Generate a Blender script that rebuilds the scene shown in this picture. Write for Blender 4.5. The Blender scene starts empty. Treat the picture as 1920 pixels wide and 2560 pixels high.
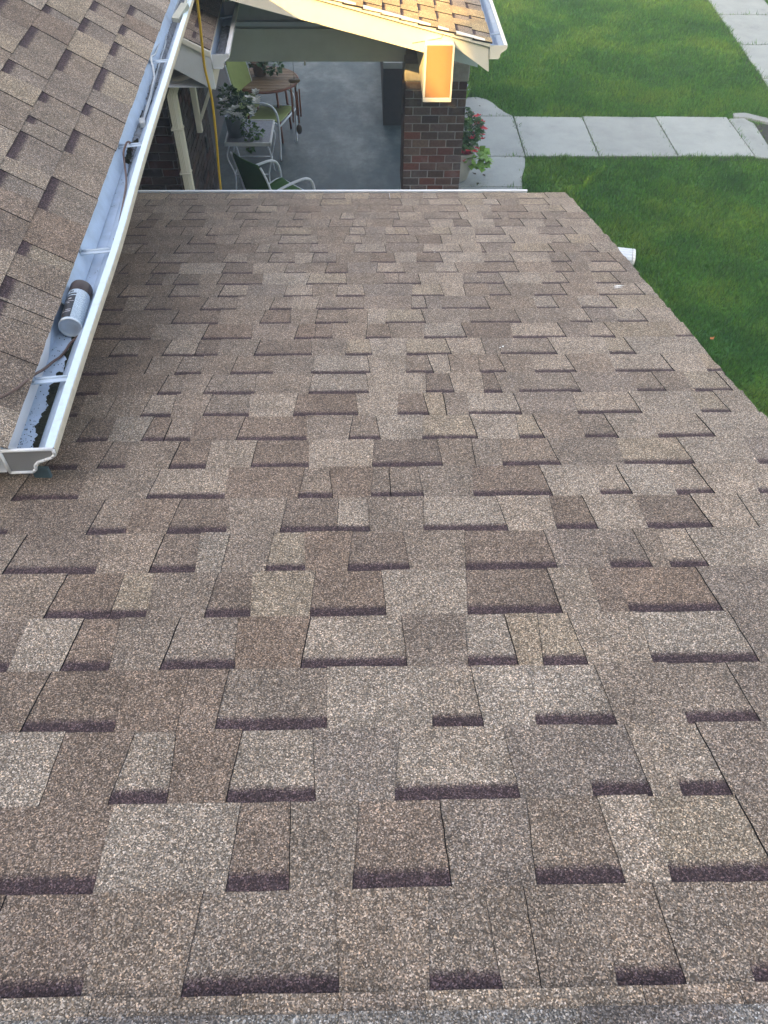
import bpy, bmesh, math, random
import numpy as np
from mathutils import Vector, Matrix
R = math.radians
rnd = random.Random(11)
SC = bpy.context.scene
COL = SC.collection

# ------------------------------------------------------------------ camera
CM = Matrix(((0.9997724676800007, -0.009897747430032008, 0.018895699639152014),
             (-0.0198028847926235, -0.7599146454198722, 0.6497211535961253),
             (0.00792834301300313, -0.6499475103977251, -0.7599377442296619)))
CAMZ = 4.6
cam_d = bpy.data.cameras.new('camera')
cam_d.sensor_fit = 'HORIZONTAL'; cam_d.sensor_width = 36; cam_d.lens = 1923 / 1920 * 36
cam_d.clip_start = .05; cam_d.clip_end = 400
cam = bpy.data.objects.new('camera', cam_d); COL.objects.link(cam)
m4 = Matrix.Identity(4)
for i in range(3):
    m4[i][0] = CM[i][0]; m4[i][1] = -CM[i][1]; m4[i][2] = -CM[i][2]
m4[2][3] = CAMZ
cam.matrix_world = m4
SC.camera = cam

# ------------------------------------------------------------------ light
SUN_AZ, SUN_EL = 35, 31           # sun stands behind-left of the viewer, low
world = bpy.data.worlds.new('World'); SC.world = world; world.use_nodes = True
wn = world.node_tree.nodes; wl = world.node_tree.links
bg = wn['Background']; sky = wn.new('ShaderNodeTexSky'); sky.sky_type = 'NISHITA'
sky.sun_disc = False; sky.sun_elevation = R(SUN_EL); sky.sun_rotation = R(180 + SUN_AZ)
sky.air_density = 1.0; sky.dust_density = 5.0; sky.ozone_density = 1.0
wl.new(sky.outputs[0], bg.inputs[0]); bg.inputs[1].default_value = .15
sd = bpy.data.lights.new('sun', 'SUN'); sd.energy = 4.3; sd.angle = R(.4); sd.color = (1, .65, .22)
sun = bpy.data.objects.new('sun', sd); COL.objects.link(sun)
SDIR = Vector((math.sin(R(SUN_AZ)) * math.cos(R(SUN_EL)), math.cos(R(SUN_AZ)) * math.cos(R(SUN_EL)), -math.sin(R(SUN_EL))))
sun.rotation_euler = SDIR.to_track_quat('-Z', 'Y').to_euler(); sun.location = (-8, -10, 12)
SC.view_settings.view_transform = 'Standard'; SC.view_settings.look = 'None'
SC.view_settings.exposure = 2.26; SC.view_settings.gamma = 1
SC.view_settings.use_curve_mapping = False
SC.cycles.max_bounces = 6; SC.cycles.diffuse_bounces = 3

# ------------------------------------------------------------------ helpers
def ray(x, y):
    return CM @ Vector((x - 960, y - 1280, 1923))
def at(x, y, P0, n):              # where the line of sight through a pixel of the photograph meets a plane
    r = ray(x, y); P0 = Vector(P0); n = Vector(n); C = Vector((0, 0, CAMZ))
    return C + r * (((P0 - C).dot(n)) / r.dot(n))
def atY(x, y, Y): return at(x, y, (0, Y, 0), (0, 1, 0))
def atZ(x, y, Z): return at(x, y, (0, 0, Z), (0, 0, 1))

def tag(o, label=None, cat=None, group=None, kind=None):
    if label: o['label'] = label
    if cat: o['category'] = cat
    if group: o['group'] = group
    if kind: o['kind'] = kind
    return o
def link(o, parent=None):
    COL.objects.link(o)
    if parent is not None: o.parent = parent
    return o
def empty(name, loc=(0, 0, 0), rz=0, parent=None):
    o = bpy.data.objects.new(name, None); o.empty_display_size = .1
    link(o, parent); o.location = loc; o.rotation_euler = (0, 0, rz); return o
def mesh_obj(name, verts, faces, mats, parent=None, mi=None, smooth=False):
    me = bpy.data.meshes.new(name); me.from_pydata([tuple(v) for v in verts], [], faces)
    if not isinstance(mats, (list, tuple)): mats = [mats]
    for m in mats: me.materials.append(m)
    if mi is not None: me.polygons.foreach_set('material_index', mi)
    if smooth: me.polygons.foreach_set('use_smooth', [True] * len(me.polygons))
    me.update()
    return link(bpy.data.objects.new(name, me), parent)
class MB:
    def __init__(s): s.v = []; s.f = []; s.sm = []
    def add(s, v, f, sm=False):
        b = len(s.v); s.v += [Vector(q) for q in v]; s.f += [tuple(i + b for i in q) for q in f]; s.sm += [sm] * len(f)
    def box(s, x0, x1, y0, y1, z0, z1, M=None):
        v = [Vector(p) for p in ((x0,y0,z0),(x1,y0,z0),(x1,y1,z0),(x0,y1,z0),(x0,y0,z1),(x1,y0,z1),(x1,y1,z1),(x0,y1,z1))]
        if M is not None: v = [M @ p for p in v]
        s.add(v, [(0,3,2,1),(4,5,6,7),(0,1,5,4),(1,2,6,5),(2,3,7,6),(3,0,4,7)])
    def prism(s, pts, off):       # pts = closed loop (3d), extruded by off
        n = len(pts); P = [Vector(p) for p in pts]; off = Vector(off)
        s.add(P + [p + off for p in P], [tuple(range(n))[::-1], tuple(range(n, 2 * n))] + [(i, (i + 1) % n, n + (i + 1) % n, n + i) for i in range(n)])
    def tube(s, path, r, seg=8, caps=True):
        P = [Vector(p) for p in path]; n = len(P); rings = []
        t0 = (P[1] - P[0]).normalized()
        up = Vector((0, 0, 1)) if abs(t0.z) < .9 else Vector((1, 0, 0))
        a = t0.cross(up).normalized()
        v = []; f = []
        for i in range(n):
            t = (P[min(i + 1, n - 1)] - P[max(i - 1, 0)]).normalized()
            a = (a - t * a.dot(t)).normalized(); b = t.cross(a)
            rr = r[i] if isinstance(r, (list, tuple)) else r
            v += [P[i] + (a * math.cos(k * 2 * math.pi / seg) + b * math.sin(k * 2 * math.pi / seg)) * rr for k in range(seg)]
        for i in range(n - 1):
            for k in range(seg):
                k2 = (k + 1) % seg
                f.append((i*seg+k, i*seg+k2, (i+1)*seg+k2, (i+1)*seg+k))
        if caps: f += [tuple(range(seg))[::-1], tuple(range((n-1)*seg, n*seg))]
        s.add(v, f, True)
    def lathe(s, prof, seg=24, M=None, cap=True):
        v = []; f = []; n = len(prof)
        for r_, z in prof:
            v += [Vector((r_*math.cos(k*2*math.pi/seg), r_*math.sin(k*2*math.pi/seg), z)) for k in range(seg)]
        for i in range(n-1):
            for k in range(seg):
                k2 = (k+1) % seg; f.append((i*seg+k, i*seg+k2, (i+1)*seg+k2, (i+1)*seg+k))
        if cap: f += [tuple(range(seg))[::-1], tuple(range((n-1)*seg, n*seg))]
        if M is not None: v = [M @ p for p in v]
        s.add(v, f, True)
    def build(s, name, mat, parent=None, bevel=0):
        o = mesh_obj(name, s.v, s.f, mat, parent)
        o.data.polygons.foreach_set('use_smooth', s.sm)
        if bevel:
            bm = bmesh.new(); bm.from_mesh(o.data)
            bmesh.ops.bevel(bm, geom=[e for e in bm.edges if len(e.link_faces) == 2 and e.calc_face_angle(0) > .5], offset=bevel, segments=2, affect='EDGES', profile=.6)
            bm.to_mesh(o.data); bm.free()
        return o
def smooth_path(pts, n=6):        # Catmull-Rom
    P = [Vector(p) for p in pts]; P = [P[0]*2-P[1]] + P + [P[-1]*2-P[-2]]; out = []
    for i in range(1, len(P)-2):
        for k in range(n):
            t = k/n; a, b, c, d = P[i-1], P[i], P[i+1], P[i+2]
            out.append(.5*((2*b)+(c-a)*t+(2*a-5*b+4*c-d)*t*t+(3*b-a-3*c+d)*t**3))
    return out + [P[-2]]
def sheet(name, prof, path_pts, mat, parent, thick=.0018):  # open profile (list of Vectors offsets) swept straight between two points
    v = []; f = []; n = len(prof)
    for p in path_pts: v += [Vector(p) + q for q in prof]
    for i in range(len(path_pts)-1):
        for k in range(n-1): f.append((i*n+k, i*n+k+1, (i+1)*n+k+1, (i+1)*n+k))
    o = mesh_obj(name, v, f, mat, parent)
    sm = o.modifiers.new('thickness', 'SOLIDIFY'); sm.thickness = thick; sm.offset = 0
    return o

# ------------------------------------------------------------------ materials
def new_mat(name):
    m = bpy.data.materials.new(name); m.use_nodes = True
    return m, m.node_tree.nodes, m.node_tree.links, m.node_tree.nodes['Principled BSDF']
def ramp(n, stops, interp='LINEAR'):
    r = n.new('ShaderNodeValToRGB'); r.color_ramp.interpolation = interp
    el = r.color_ramp.elements
    while len(el) < len(stops): el.new(.5)
    for e, (p, c) in zip(el, stops):
        e.position = p; e.color = (c, c, c, 1) if not isinstance(c, tuple) else (*c, 1)
    return r
def mixc(n, l, blend, fac, a, b):
    x = n.new('ShaderNodeMix'); x.data_type = 'RGBA'; x.blend_type = blend
    for s, val in ((0, fac), (6, a), (7, b)):
        if hasattr(val, 'links'): l.new(val, x.inputs[s])
        elif isinstance(val, tuple): x.inputs[s].default_value = (*val, 1)
        else: x.inputs[s].default_value = val
    return x.outputs[2]
def noise(n, l, scale, detail=3, rough=.5, vec=None):
    t = n.new('ShaderNodeTexNoise'); t.inputs['Scale'].default_value = scale; t.inputs['Detail'].default_value = detail
    t.inputs['Roughness'].default_value = rough
    if vec is not None: l.new(vec, t.inputs['Vector'])
    return t
def bump(n, l, h, strength, dist, b):
    k = n.new('ShaderNodeBump'); k.inputs['Strength'].default_value = strength; k.inputs['Distance'].default_value = dist
    l.new(h, k.inputs['Height']); l.new(k.outputs[0], b.inputs['Normal'])
def paint(name, col, rough=.5, spec=.4, dirt=.25, dscale=9, metal=0, dcol=None, bumpy=.0):
    m, n, l, b = new_mat(name)
    g = n.new('ShaderNodeNewGeometry')
    t = noise(n, l, dscale, 5, .65, g.outputs['Position'])
    r = ramp(n, [(.42, 0.0), (.75, 1.0)]); l.new(t.outputs[0], r.inputs[0])
    dc = dcol or tuple(c * .45 for c in col)
    f = n.new('ShaderNodeMath'); f.operation = 'MULTIPLY'; f.inputs[1].default_value = dirt; l.new(r.outputs[0], f.inputs[0])
    l.new(mixc(n, l, 'MIX', f.outputs[0], col, dc), b.inputs['Base Color'])
    b.inputs['Roughness'].default_value = rough; b.inputs['Specular IOR Level'].default_value = spec; b.inputs['Metallic'].default_value = metal
    if bumpy: bump(n, l, t.outputs[0], .4, bumpy, b)
    return m
def pos(n): return n.new('ShaderNodeNewGeometry').outputs['Position']

def shingle_mat(name):
    m, n, l, b = new_mat(name); p = pos(n)
    at_ = n.new('ShaderNodeAttribute'); at_.attribute_name = 'tone'
    uv = n.new('ShaderNodeUVMap'); uv.uv_map = 'UVMap'
    sp = n.new('ShaderNodeSeparateXYZ'); l.new(uv.outputs[0], sp.inputs[0])
    # printed dark band near the upper end of the recessed layer, ragged edge
    wn_ = noise(n, l, 55, 4, .7, p); gr = noise(n, l, 420, 2, .6, p)
    a = n.new('ShaderNodeMath'); a.operation = 'MULTIPLY_ADD'; a.inputs[1].default_value = .012; l.new(wn_.outputs[0], a.inputs[0]); l.new(sp.outputs[1], a.inputs[2])
    a2 = n.new('ShaderNodeMath'); a2.operation = 'MULTIPLY_ADD'; a2.inputs[1].default_value = .030; l.new(gr.outputs[0], a2.inputs[0]); l.new(a.outputs[0], a2.inputs[2])
    br = n.new('ShaderNodeMapRange'); br.inputs[1].default_value = .044; br.inputs[2].default_value = .057; br.inputs[3].default_value = 1; br.inputs[4].default_value = 0
    l.new(a2.outputs[0], br.inputs[0])
    # granules
    v1 = n.new('ShaderNodeTexVoronoi'); v1.inputs['Scale'].default_value = 520; l.new(p, v1.inputs['Vector'])
    r1 = ramp(n, [(0, .31), (.35, .53), (.55, .85), (.78, 1.26), (.93, 2.0), (1, 3.1)])
    sx = n.new('ShaderNodeSeparateColor'); l.new(v1.outputs['Color'], sx.inputs[0]); l.new(sx.outputs[0], r1.inputs[0])
    hue = ramp(n, [(0, (1.08, .97, .82)), (.5, (1, 1, .97)), (1, (.95, 1.02, 1.06))]); l.new(sx.outputs[1], hue.inputs[0])
    mott = noise(n, l, 9, 5, .6, p); r2 = ramp(n, [(.3, .80), (.7, 1.18)]); l.new(mott.outputs[0], r2.inputs[0])
    m2 = noise(n, l, 85, 3, .6, p); r3 = ramp(n, [(.3, .88), (.7, 1.12)]); l.new(m2.outputs[0], r3.inputs[0])
    c = mixc(n, l, 'MIX', br.outputs[0], at_.outputs['Color'], (.066, .044, .046))
    c = mixc(n, l, 'MULTIPLY', 1, c, r1.outputs[0]); c = mixc(n, l, 'MULTIPLY', 1, c, hue.outputs[0])
    c = mixc(n, l, 'MULTIPLY', 1, c, r2.outputs[0]); c = mixc(n, l, 'MULTIPLY', 1, c, r3.outputs[0])
    l.new(c, b.inputs['Base Color']); b.inputs['Roughness'].default_value = .85; b.inputs['Specular IOR Level'].default_value = .25
    ad = n.new('ShaderNodeMath'); ad.operation = 'SUBTRACT'; ad.inputs[0].default_value = 1; l.new(v1.outputs['Distance'], ad.inputs[1])
    bump(n, l, ad.outputs[0], .55, .0012, b)
    return m
M_SH = shingle_mat('shingle_granules')
M_ASPH = paint('asphalt_edge', (.018, .017, .019), .9, .2, .3, 90)
M_DECK = paint('roofing_felt', (.02, .019, .02), .95, .1)
M_WHITE = paint('white_trim_paint', (.74, .74, .72), .45, .4, .25, 6, dcol=(.42, .40, .36))
M_ALU = paint('white_aluminium', (.44, .52, .60), .38, .45, .35, 14, dcol=(.36, .37, .38))
M_GUT = paint('gutter_inside', (.42, .51, .62), .36, .45, .55, 16, dcol=(.25, .30, .35))
M_CREAM = paint('cream_trim_paint', (.78, .72, .58), .45, .4, .18, 5, dcol=(.55, .45, .30))
M_CLAD = paint('beam_cladding', (.46, .225, .085), .45, .4, .22, 30, dcol=(.38, .17, .06))
M_GREYP = paint('grey_green_paint', (.60, .63, .58), .55, .3, .2, 5)
M_MORT = paint('mortar', (.34, .33, .32), .9, .1, .4, 40)
M_CONC = paint('concrete', (.27, .285, .265), .85, .2, .30, 4, dcol=(.19, .20, .19), bumpy=.002)
def conc_mat():
    m, n, l, b = new_mat('slab_concrete'); p = pos(n)
    oi = n.new('ShaderNodeObjectInfo'); rr = ramp(n, [(0, .88), (1, 1.10)]); l.new(oi.outputs['Random'], rr.inputs[0])
    t = noise(n, l, 2.2, 7, .65, p); r = ramp(n, [(.40, (.315, .338, .312)), (.62, (.265, .285, .265)), (.78, (.18, .19, .175))]); l.new(t.outputs[0], r.inputs[0])
    f = noise(n, l, 160, 2, .6, p); r2 = ramp(n, [(.3, .84), (.7, 1.14)]); l.new(f.outputs[0], r2.inputs[0])
    c = mixc(n, l, 'MULTIPLY', 1, r.outputs[0], rr.outputs[0]); c = mixc(n, l, 'MULTIPLY', 1, c, r2.outputs[0])
    l.new(c, b.inputs['Base Color']); b.inputs['Roughness'].default_value = .88; b.inputs['Specular IOR Level'].default_value = .2
    bump(n, l, f.outputs[0], .4, .002, b); return m
M_SLAB = conc_mat()
M_CONCD = paint('concrete_old', (.36, .33, .29), .9, .2, .6, 22, bumpy=.003)
M_JOINT = paint('joint_soil', (.05, .05, .04), .95, .1)
M_BLACK = paint('black_plastic', (.012, .012, .013), .4, .4, .1)
M_TUBE = paint('white_tube', (.72, .76, .80), .35, .5, .15)
M_OLIVE = paint('olive_sling', (.26, .31, .10), .8, .2, .25, 12)
M_GREEN = paint('green_sling', (.045, .13, .022), .8, .2, .25, 12)
M_ZINC = paint('zinc', (.33, .38, .42), .4, .5, .5, 12, metal=.3)
M_WOOD = paint('table_wood', (.22, .14, .065), .6, .3, .6, 30, dcol=(.14, .07, .03))
M_ROD = paint('reddish_wood', (.22, .085, .045), .55, .3, .5, 30)
M_YEL = paint('yellow_jacket', (.62, .38, .02), .5, .4, .3, 20)
M_BROWNC = paint('brown_wire', (.11, .065, .05), .5, .4, .2)
M_WIRE = paint('grey_wire', (.42, .45, .46), .5, .4, .3, 30)
M_LEAFD = paint('leaf_dark', (.050, .115, .030), .55, .35, .5, 30, dcol=(.06, .14, .02))
M_LEAFL = paint('leaf_lime', (.18, .34, .05), .55, .3, .4, 20)
M_LEAFY = paint('leaf_yellow_green', (.16, .20, .05), .6, .3, .5, 20)
M_RED = paint('red_petal', (.50, .015, .03), .6, .2, .3, 40)
M_PINK = paint('pink_petal', (.62, .06, .10), .6, .2, .2, 40)
M_WPET = paint('white_petal', (.88, .87, .80), .6, .2, .1)
M_LILAC = paint('lilac_petal', (.50, .46, .74), .6, .2, .2, 60)
M_STEM = paint('stem', (.06, .09, .03), .7, .2)
M_POT = paint('stone_pot', (.42, .40, .33), .8, .2, .35, 9)
M_DEAD = paint('dead_leaf', (.05, .032, .02), .9, .1)
M_ORLEAF = paint('orange_leaf', (.45, .16, .05), .8, .2)
M_DARKD = paint('dark_panel_paint', (.020, .022, .024), .3, .5, .2)
M_CANB = paint('tin', (.55, .58, .60), .28, .6, .2, 20, metal=.75)
M_CAP = paint('brown_cap', (.035, .020, .016), .42, .4, .2)
M_BARK = paint('bark', (.09, .07, .05), .95, .1, .4, 20)
M_CROWN = paint('tree_leaves', (.10, .14, .05), .8, .2, .5, 3)
M_WALLB = paint('house_siding', (.40, .36, .30), .8, .2)

def brick_mat(name):
    m, n, l, b = new_mat(name); p = pos(n)
    oi = n.new('ShaderNodeObjectInfo')
    t = noise(n, l, 45, 5, .7, p); r = ramp(n, [(.3, .6), (.7, 1.3)]); l.new(t.outputs[0], r.inputs[0])
    t2 = noise(n, l, 7, 3, .6, p); r2 = ramp(n, [(.56, 0.0), (.80, .35)]); l.new(t2.outputs[0], r2.inputs[0])
    c = mixc(n, l, 'MULTIPLY', 1, oi.outputs['Color'], r.outputs[0])
    c = mixc(n, l, 'MIX', r2.outputs[0], c, (.30, .29, .29))
    l.new(c, b.inputs['Base Color']); b.inputs['Roughness'].default_value = .85; b.inputs['Specular IOR Level'].default_value = .2
    bump(n, l, t.outputs[0], .5, .003, b); return m
M_BRICK = brick_mat('brick_face')

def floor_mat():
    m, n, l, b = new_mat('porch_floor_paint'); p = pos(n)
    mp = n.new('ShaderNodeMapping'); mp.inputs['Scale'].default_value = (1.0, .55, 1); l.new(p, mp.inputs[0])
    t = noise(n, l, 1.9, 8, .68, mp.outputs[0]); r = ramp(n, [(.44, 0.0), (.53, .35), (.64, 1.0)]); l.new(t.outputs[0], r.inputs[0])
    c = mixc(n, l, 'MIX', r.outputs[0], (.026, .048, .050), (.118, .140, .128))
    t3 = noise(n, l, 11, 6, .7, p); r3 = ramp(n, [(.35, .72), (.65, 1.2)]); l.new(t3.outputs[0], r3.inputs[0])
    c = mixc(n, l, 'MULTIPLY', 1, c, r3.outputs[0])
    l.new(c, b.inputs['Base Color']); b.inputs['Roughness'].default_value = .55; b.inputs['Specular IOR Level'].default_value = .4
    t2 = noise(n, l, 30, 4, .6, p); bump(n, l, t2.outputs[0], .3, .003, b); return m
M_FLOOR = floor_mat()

def grass_mat(name, blade):
    m, n, l, b = new_mat(name); p = pos(n)
    t = noise(n, l, .9, 4, .6, p); r = ramp(n, [(.30, (.029, .104, .019)), (.50, (.055, .160, .020)), (.72, (.118, .220, .028))]); l.new(t.outputs[0], r.inputs[0])
    t2 = noise(n, l, 26, 3, .6, p); r2 = ramp(n, [(.3, .62), (.7, 1.35)]); l.new(t2.outputs[0], r2.inputs[0])
    c = mixc(n, l, 'MULTIPLY', 1, r.outputs[0], r2.outputs[0])
    if blade:
        a = n.new('ShaderNodeAttribute'); a.attribute_name = 'tone'
        c = mixc(n, l, 'MULTIPLY', 1, c, a.outputs['Color'])
    l.new(c, b.inputs['Base Color']); b.inputs['Roughness'].default_value = .65; b.inputs['Specular IOR Level'].default_value = .2
    return m
M_LAWN = grass_mat('lawn_ground', False); M_BLADE = grass_mat('grass_blade', True)

# ------------------------------------------------------------------ ground, walkway, sidewalk
def flat(name, pts, z, mat, parent=None, thick=0, kind=None):
    P = [Vector((p[0], p[1], z)) for p in pts]
    b = MB()
    if thick: b.prism([p - Vector((0, 0, thick)) for p in P], (0, 0, thick))
    else: b.add(P, [tuple(range(len(P)))])
    o = b.build(name, mat, parent)
    if kind: o['kind'] = kind
    return o
flat('ground', [(-60, -40), (60, -40), (60, 90), (-60, 90)], -.012, M_LAWN, kind='structure')

WALK = []           # polygons kept free of grass
def slab(poly, parent, z=.012, gap=.012):
    P = [Vector((p[0], p[1], 0)) for p in poly]
    c = sum(P, Vector()) / len(P)
    Q = [p + (c - p).normalized() * gap for p in P]
    b = MB(); b.prism([Vector((p.x, p.y, z - .06)) for p in Q], (0, 0, .06))
    o = b.build('slab', M_SLAB, parent, bevel=.006); WALK.append([(p.x, p.y) for p in P]); return o
walk = empty('walkway', (0, 0, 0)); walk['kind'] = 'structure'
XJ = [2.08, 3.047, 4.085, 5.10]
for i in range(3):
    slab([(XJ[i], 10.0), (XJ[i+1], 9.99), (XJ[i+1], 11.20), (XJ[i], 11.23)], walk)
slab([(.86, 10.0), (2.08, 10.0), (2.08, 11.23), (.86, 11.23)], walk)
curve = [(2.08, 11.23), (1.98, 11.36), (1.90, 11.52), (1.85, 11.68), (1.76, 11.82), (1.62, 11.90), (1.40, 11.86), (.86, 11.84)]
slab([(.86, 11.23)] + curve, walk)
slab([(.86, 9.18), (1.93, 9.18), (1.97, 9.45), (2.05, 9.75), (2.08, 10.0), (.86, 10.0)], walk)
slab([(.86, 8.2), (1.72, 8.2), (1.84, 8.7), (1.93, 9.18), (.86, 9.18)], walk)
slab([(5.10, 9.95), (5.36, 9.92), (5.42, 11.0), (5.33, 11.17), (5.10, 11.15)], walk)
st = slab([(5.36, 9.92), (5.62, 9.85), (5.72, 10.9), (5.42, 11.0)], walk, z=-.05); st.name = 'step'
ck = MB(); ck.prism([(5.20, 11.19, -.1), (5.36, 11.17, -.1), (5.62, 11.0, -.1), (5.95, 10.6, -.1), (6.05, 10.7, -.1), (5.72, 11.12, -.1), (5.40, 11.33, -.1), (5.22, 11.32, -.1)], (0, 0, .122))
ck.build('kerb', M_CONC, walk, bevel=.02); WALK.append([(5.2, 11.17), (5.36, 11.15), (5.95, 10.6), (6.05, 10.7), (5.40, 11.33), (5.2, 11.32)])
flat('path_bed', [(.8, 8.1), (1.7, 8.1), (2.08, 9.98), (5.6, 9.86), (5.7, 10.95), (5.1, 11.2), (2.08, 11.25), (1.85, 11.70), (1.6, 11.92), (.8, 11.86)], -.006, M_JOINT, walk)
pav = empty('sidewalk', (0, 0, 0)); pav['kind'] = 'structure'
def sx0(y): return 6.34 - (16.29 - y) * .068
for y0, y1 in ((6.9, 8.4), (8.4, 9.9), (9.9, 11.5), (11.5, 12.6), (12.6, 14.02), (14.02, 15.48), (15.48, 16.95), (16.95, 18.4), (18.4, 19.9), (19.9, 21.4)):
    slab([(sx0(y0), y0), (sx0(y0) + 1.05, y0), (sx0(y1) + 1.05, y1), (sx0(y1), y1)], pav, z=.006)
flat('path_bed', [(5.6, 6.9), (6.75, 6.9), (7.75, 21.4), (6.6, 21.4)], -.008, M_JOINT, pav)

def inside(poly, x, y):
    r = np.zeros(len(x), bool); n = len(poly)
    for i in range(n):
        x0, y0 = poly[i]; x1, y1 = poly[(i+1) % n]
        c = ((y0 > y) != (y1 > y))
        with np.errstate(divide='ignore', invalid='ignore'):
            r ^= c & (x < (x1 - x0) * (y - y0) / (y1 - y0 + 1e-12) + x0)
    return r
def grass_field(rects, seed=3):
    g = np.random.default_rng(seed); V = []; T = []
    for x0, x1, y0, y1, dens, hgt, wid in rects:
        n = int((x1-x0)*(y1-y0)*dens)
        x = g.uniform(x0, x1, n); y = g.uniform(y0, y1, n)
        keep = np.ones(n, bool)
        for w in WALK: keep &= ~inside(w, x + g.normal(0, .028, n), y + g.normal(0, .028, n))
        # stay in the part of the garden the roof does not hide
        keep &= (y > 4.4 + .62 * (1.0 * 0))
        x = x[keep]; y = y[keep]; n = len(x)
        cl = np.sin(x*7+np.sin(y*5))*np.sin(y*6.3+np.sin(x*4))*.35
        h = hgt * g.uniform(.55, 1.25, n) * (1 + cl); a = g.uniform(0, 6.283, n); ln = g.uniform(.2, .95, n) * h
        la = g.uniform(0, 6.283, n)
        w = wid * g.uniform(.6, 1.3, n)
        b1 = np.stack([x - np.cos(a)*w, y - np.sin(a)*w, np.full(n, -.012)], 1)
        b2 = np.stack([x + np.cos(a)*w, y + np.sin(a)*w, np.full(n, -.012)], 1)
        tp = np.stack([x + np.cos(la)*ln, y + np.sin(la)*ln, h - .012], 1)
        V.append(np.stack([b1, b2, tp], 1).reshape(-1, 3))
        tone = g.uniform(.55, 1.5, n); yel = g.uniform(0, 1, n)**3
        c = np.stack([tone*(1+1.0*yel), tone*(1+.35*yel), tone*(1-.2*yel), np.ones(n)], 1)
        T.append(np.repeat(c, 3, 0))
    V = np.concatenate(V); T = np.concatenate(T); n = len(V)
    me = bpy.data.meshes.new('grass'); me.vertices.add(n); me.vertices.foreach_set('co', V.ravel())
    me.loops.add(n); me.loops.foreach_set('vertex_index', np.arange(n, dtype=np.int32))
    me.polygons.add(n//3); me.polygons.foreach_set('loop_start', np.arange(0, n, 3, dtype=np.int32))
    me.polygons.foreach_set('loop_total', np.full(n//3, 3, dtype=np.int32))
    ca = me.color_attributes.new('tone', 'FLOAT_COLOR', 'POINT'); ca.data.foreach_set('color', T.ravel().astype(np.float32))
    me.materials.append(M_BLADE); me.update(); me.validate()
    o = link(bpy.data.objects.new('grass', me)); o['kind'] = 'stuff'
    tag(o, 'short mown green lawn grass on both sides of the concrete walkway', 'grass'); return o
grass_field([(1.25, 5.6, 4.6, 8.6, 7000, .055, .0042), (1.3, 7.6, 8.6, 12.4, 5200, .058, .0052), (1.2, 8.4, 12.4, 18.5, 3600, .06, .0065)])

# ------------------------------------------------------------------ shingles
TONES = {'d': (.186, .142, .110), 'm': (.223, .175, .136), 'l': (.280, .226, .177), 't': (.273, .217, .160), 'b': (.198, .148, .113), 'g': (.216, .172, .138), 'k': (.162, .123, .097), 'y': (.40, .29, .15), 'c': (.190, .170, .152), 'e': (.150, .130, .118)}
def tone(c):
    k = rnd.uniform(.93, 1.07); h = rnd.uniform(-.02, .02)
    t = TONES[c]; return (t[0]*k*(1+h), t[1]*k, t[2]*k*(1-h), 1)
def piece_geo(F, s0, s1, ua, ub, va, vb, kind, jl, jr, over=.012):
    """One shingle piece: upper end at s0 (u from ua to ub), butt at s1 (u from va to vb); F(u,s,h) places it in the world."""
    SLOPE = .0040 / (s1 - s0 + over)
    lift = .0023 if kind == 'T' else 0.0; th = .0044 if kind == 'T' else .0021
    n = 6; L = []; Rr = []
    for i in range(n+1):
        t = i / n; s = s0 - over + (s1 - s0 + over) * t
        tt = max(0, (s - s0) / (s1 - s0)); 
        L.append((ua + (va-ua)*tt + jl[i], s)); Rr.append((ub + (vb-ub)*tt + jr[i], s))
    nb = 5; butt = []
    bj = rnd.uniform(-.0012, .0012); tl = rnd.uniform(-.0016, .0016)
    for i in range(1, nb):
        t = i / nb; butt.append((L[-1][0] + (Rr[-1][0]-L[-1][0])*t, s1 + bj + tl*(t-.5) + rnd.uniform(-.0007, .0007)))
    L[-1] = (L[-1][0], s1 + bj - tl*.5); Rr[-1] = (Rr[-1][0], s1 + bj + tl*.5)
    loop = L + butt + Rr[::-1]
    def H(s): return (s - s0 + over) * SLOPE + lift
    top = [F(u, s, H(s)) for u, s in loop]; bot = [F(u, s, H(s) - th) for u, s in loop]
    m = len(loop)
    faces = [tuple(range(m))] + [(i, m+i, m+(i+1) % m, (i+1) % m) for i in range(m)]
    uv = [(u, (s - s0) if kind == 'B' else .3) for u, s in loop]
    return top + bot, faces, uv, m
def shingle_obj(name, geos, parent):
    V = []; Fc = []; UV = []; MI = []; T = []
    for verts, faces, uv, m, tn in geos:
        b = len(V); V += verts
        for k, f in enumerate(faces):
            Fc.append(tuple(i + b for i in f)); MI.append(0 if k == 0 else 1)
            for i in f: UV.append(uv[i % m])
        T += [tn] * len(verts)
    me = bpy.data.meshes.new(name); me.from_pydata([tuple(v) for v in V], [], Fc)
    me.materials.append(M_SH); me.materials.append(M_ASPH); me.polygons.foreach_set('material_index', MI)
    ul = me.uv_layers.new(name='UVMap'); ul.data.foreach_set('uv', [c for q in UV for c in q])
    ca = me.color_attributes.new('tone', 'FLOAT_COLOR', 'POINT'); ca.data.foreach_set('color', [c for q in T for c in q])
    me.update()
    return link(bpy.data.objects.new(name, me), parent)
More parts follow.
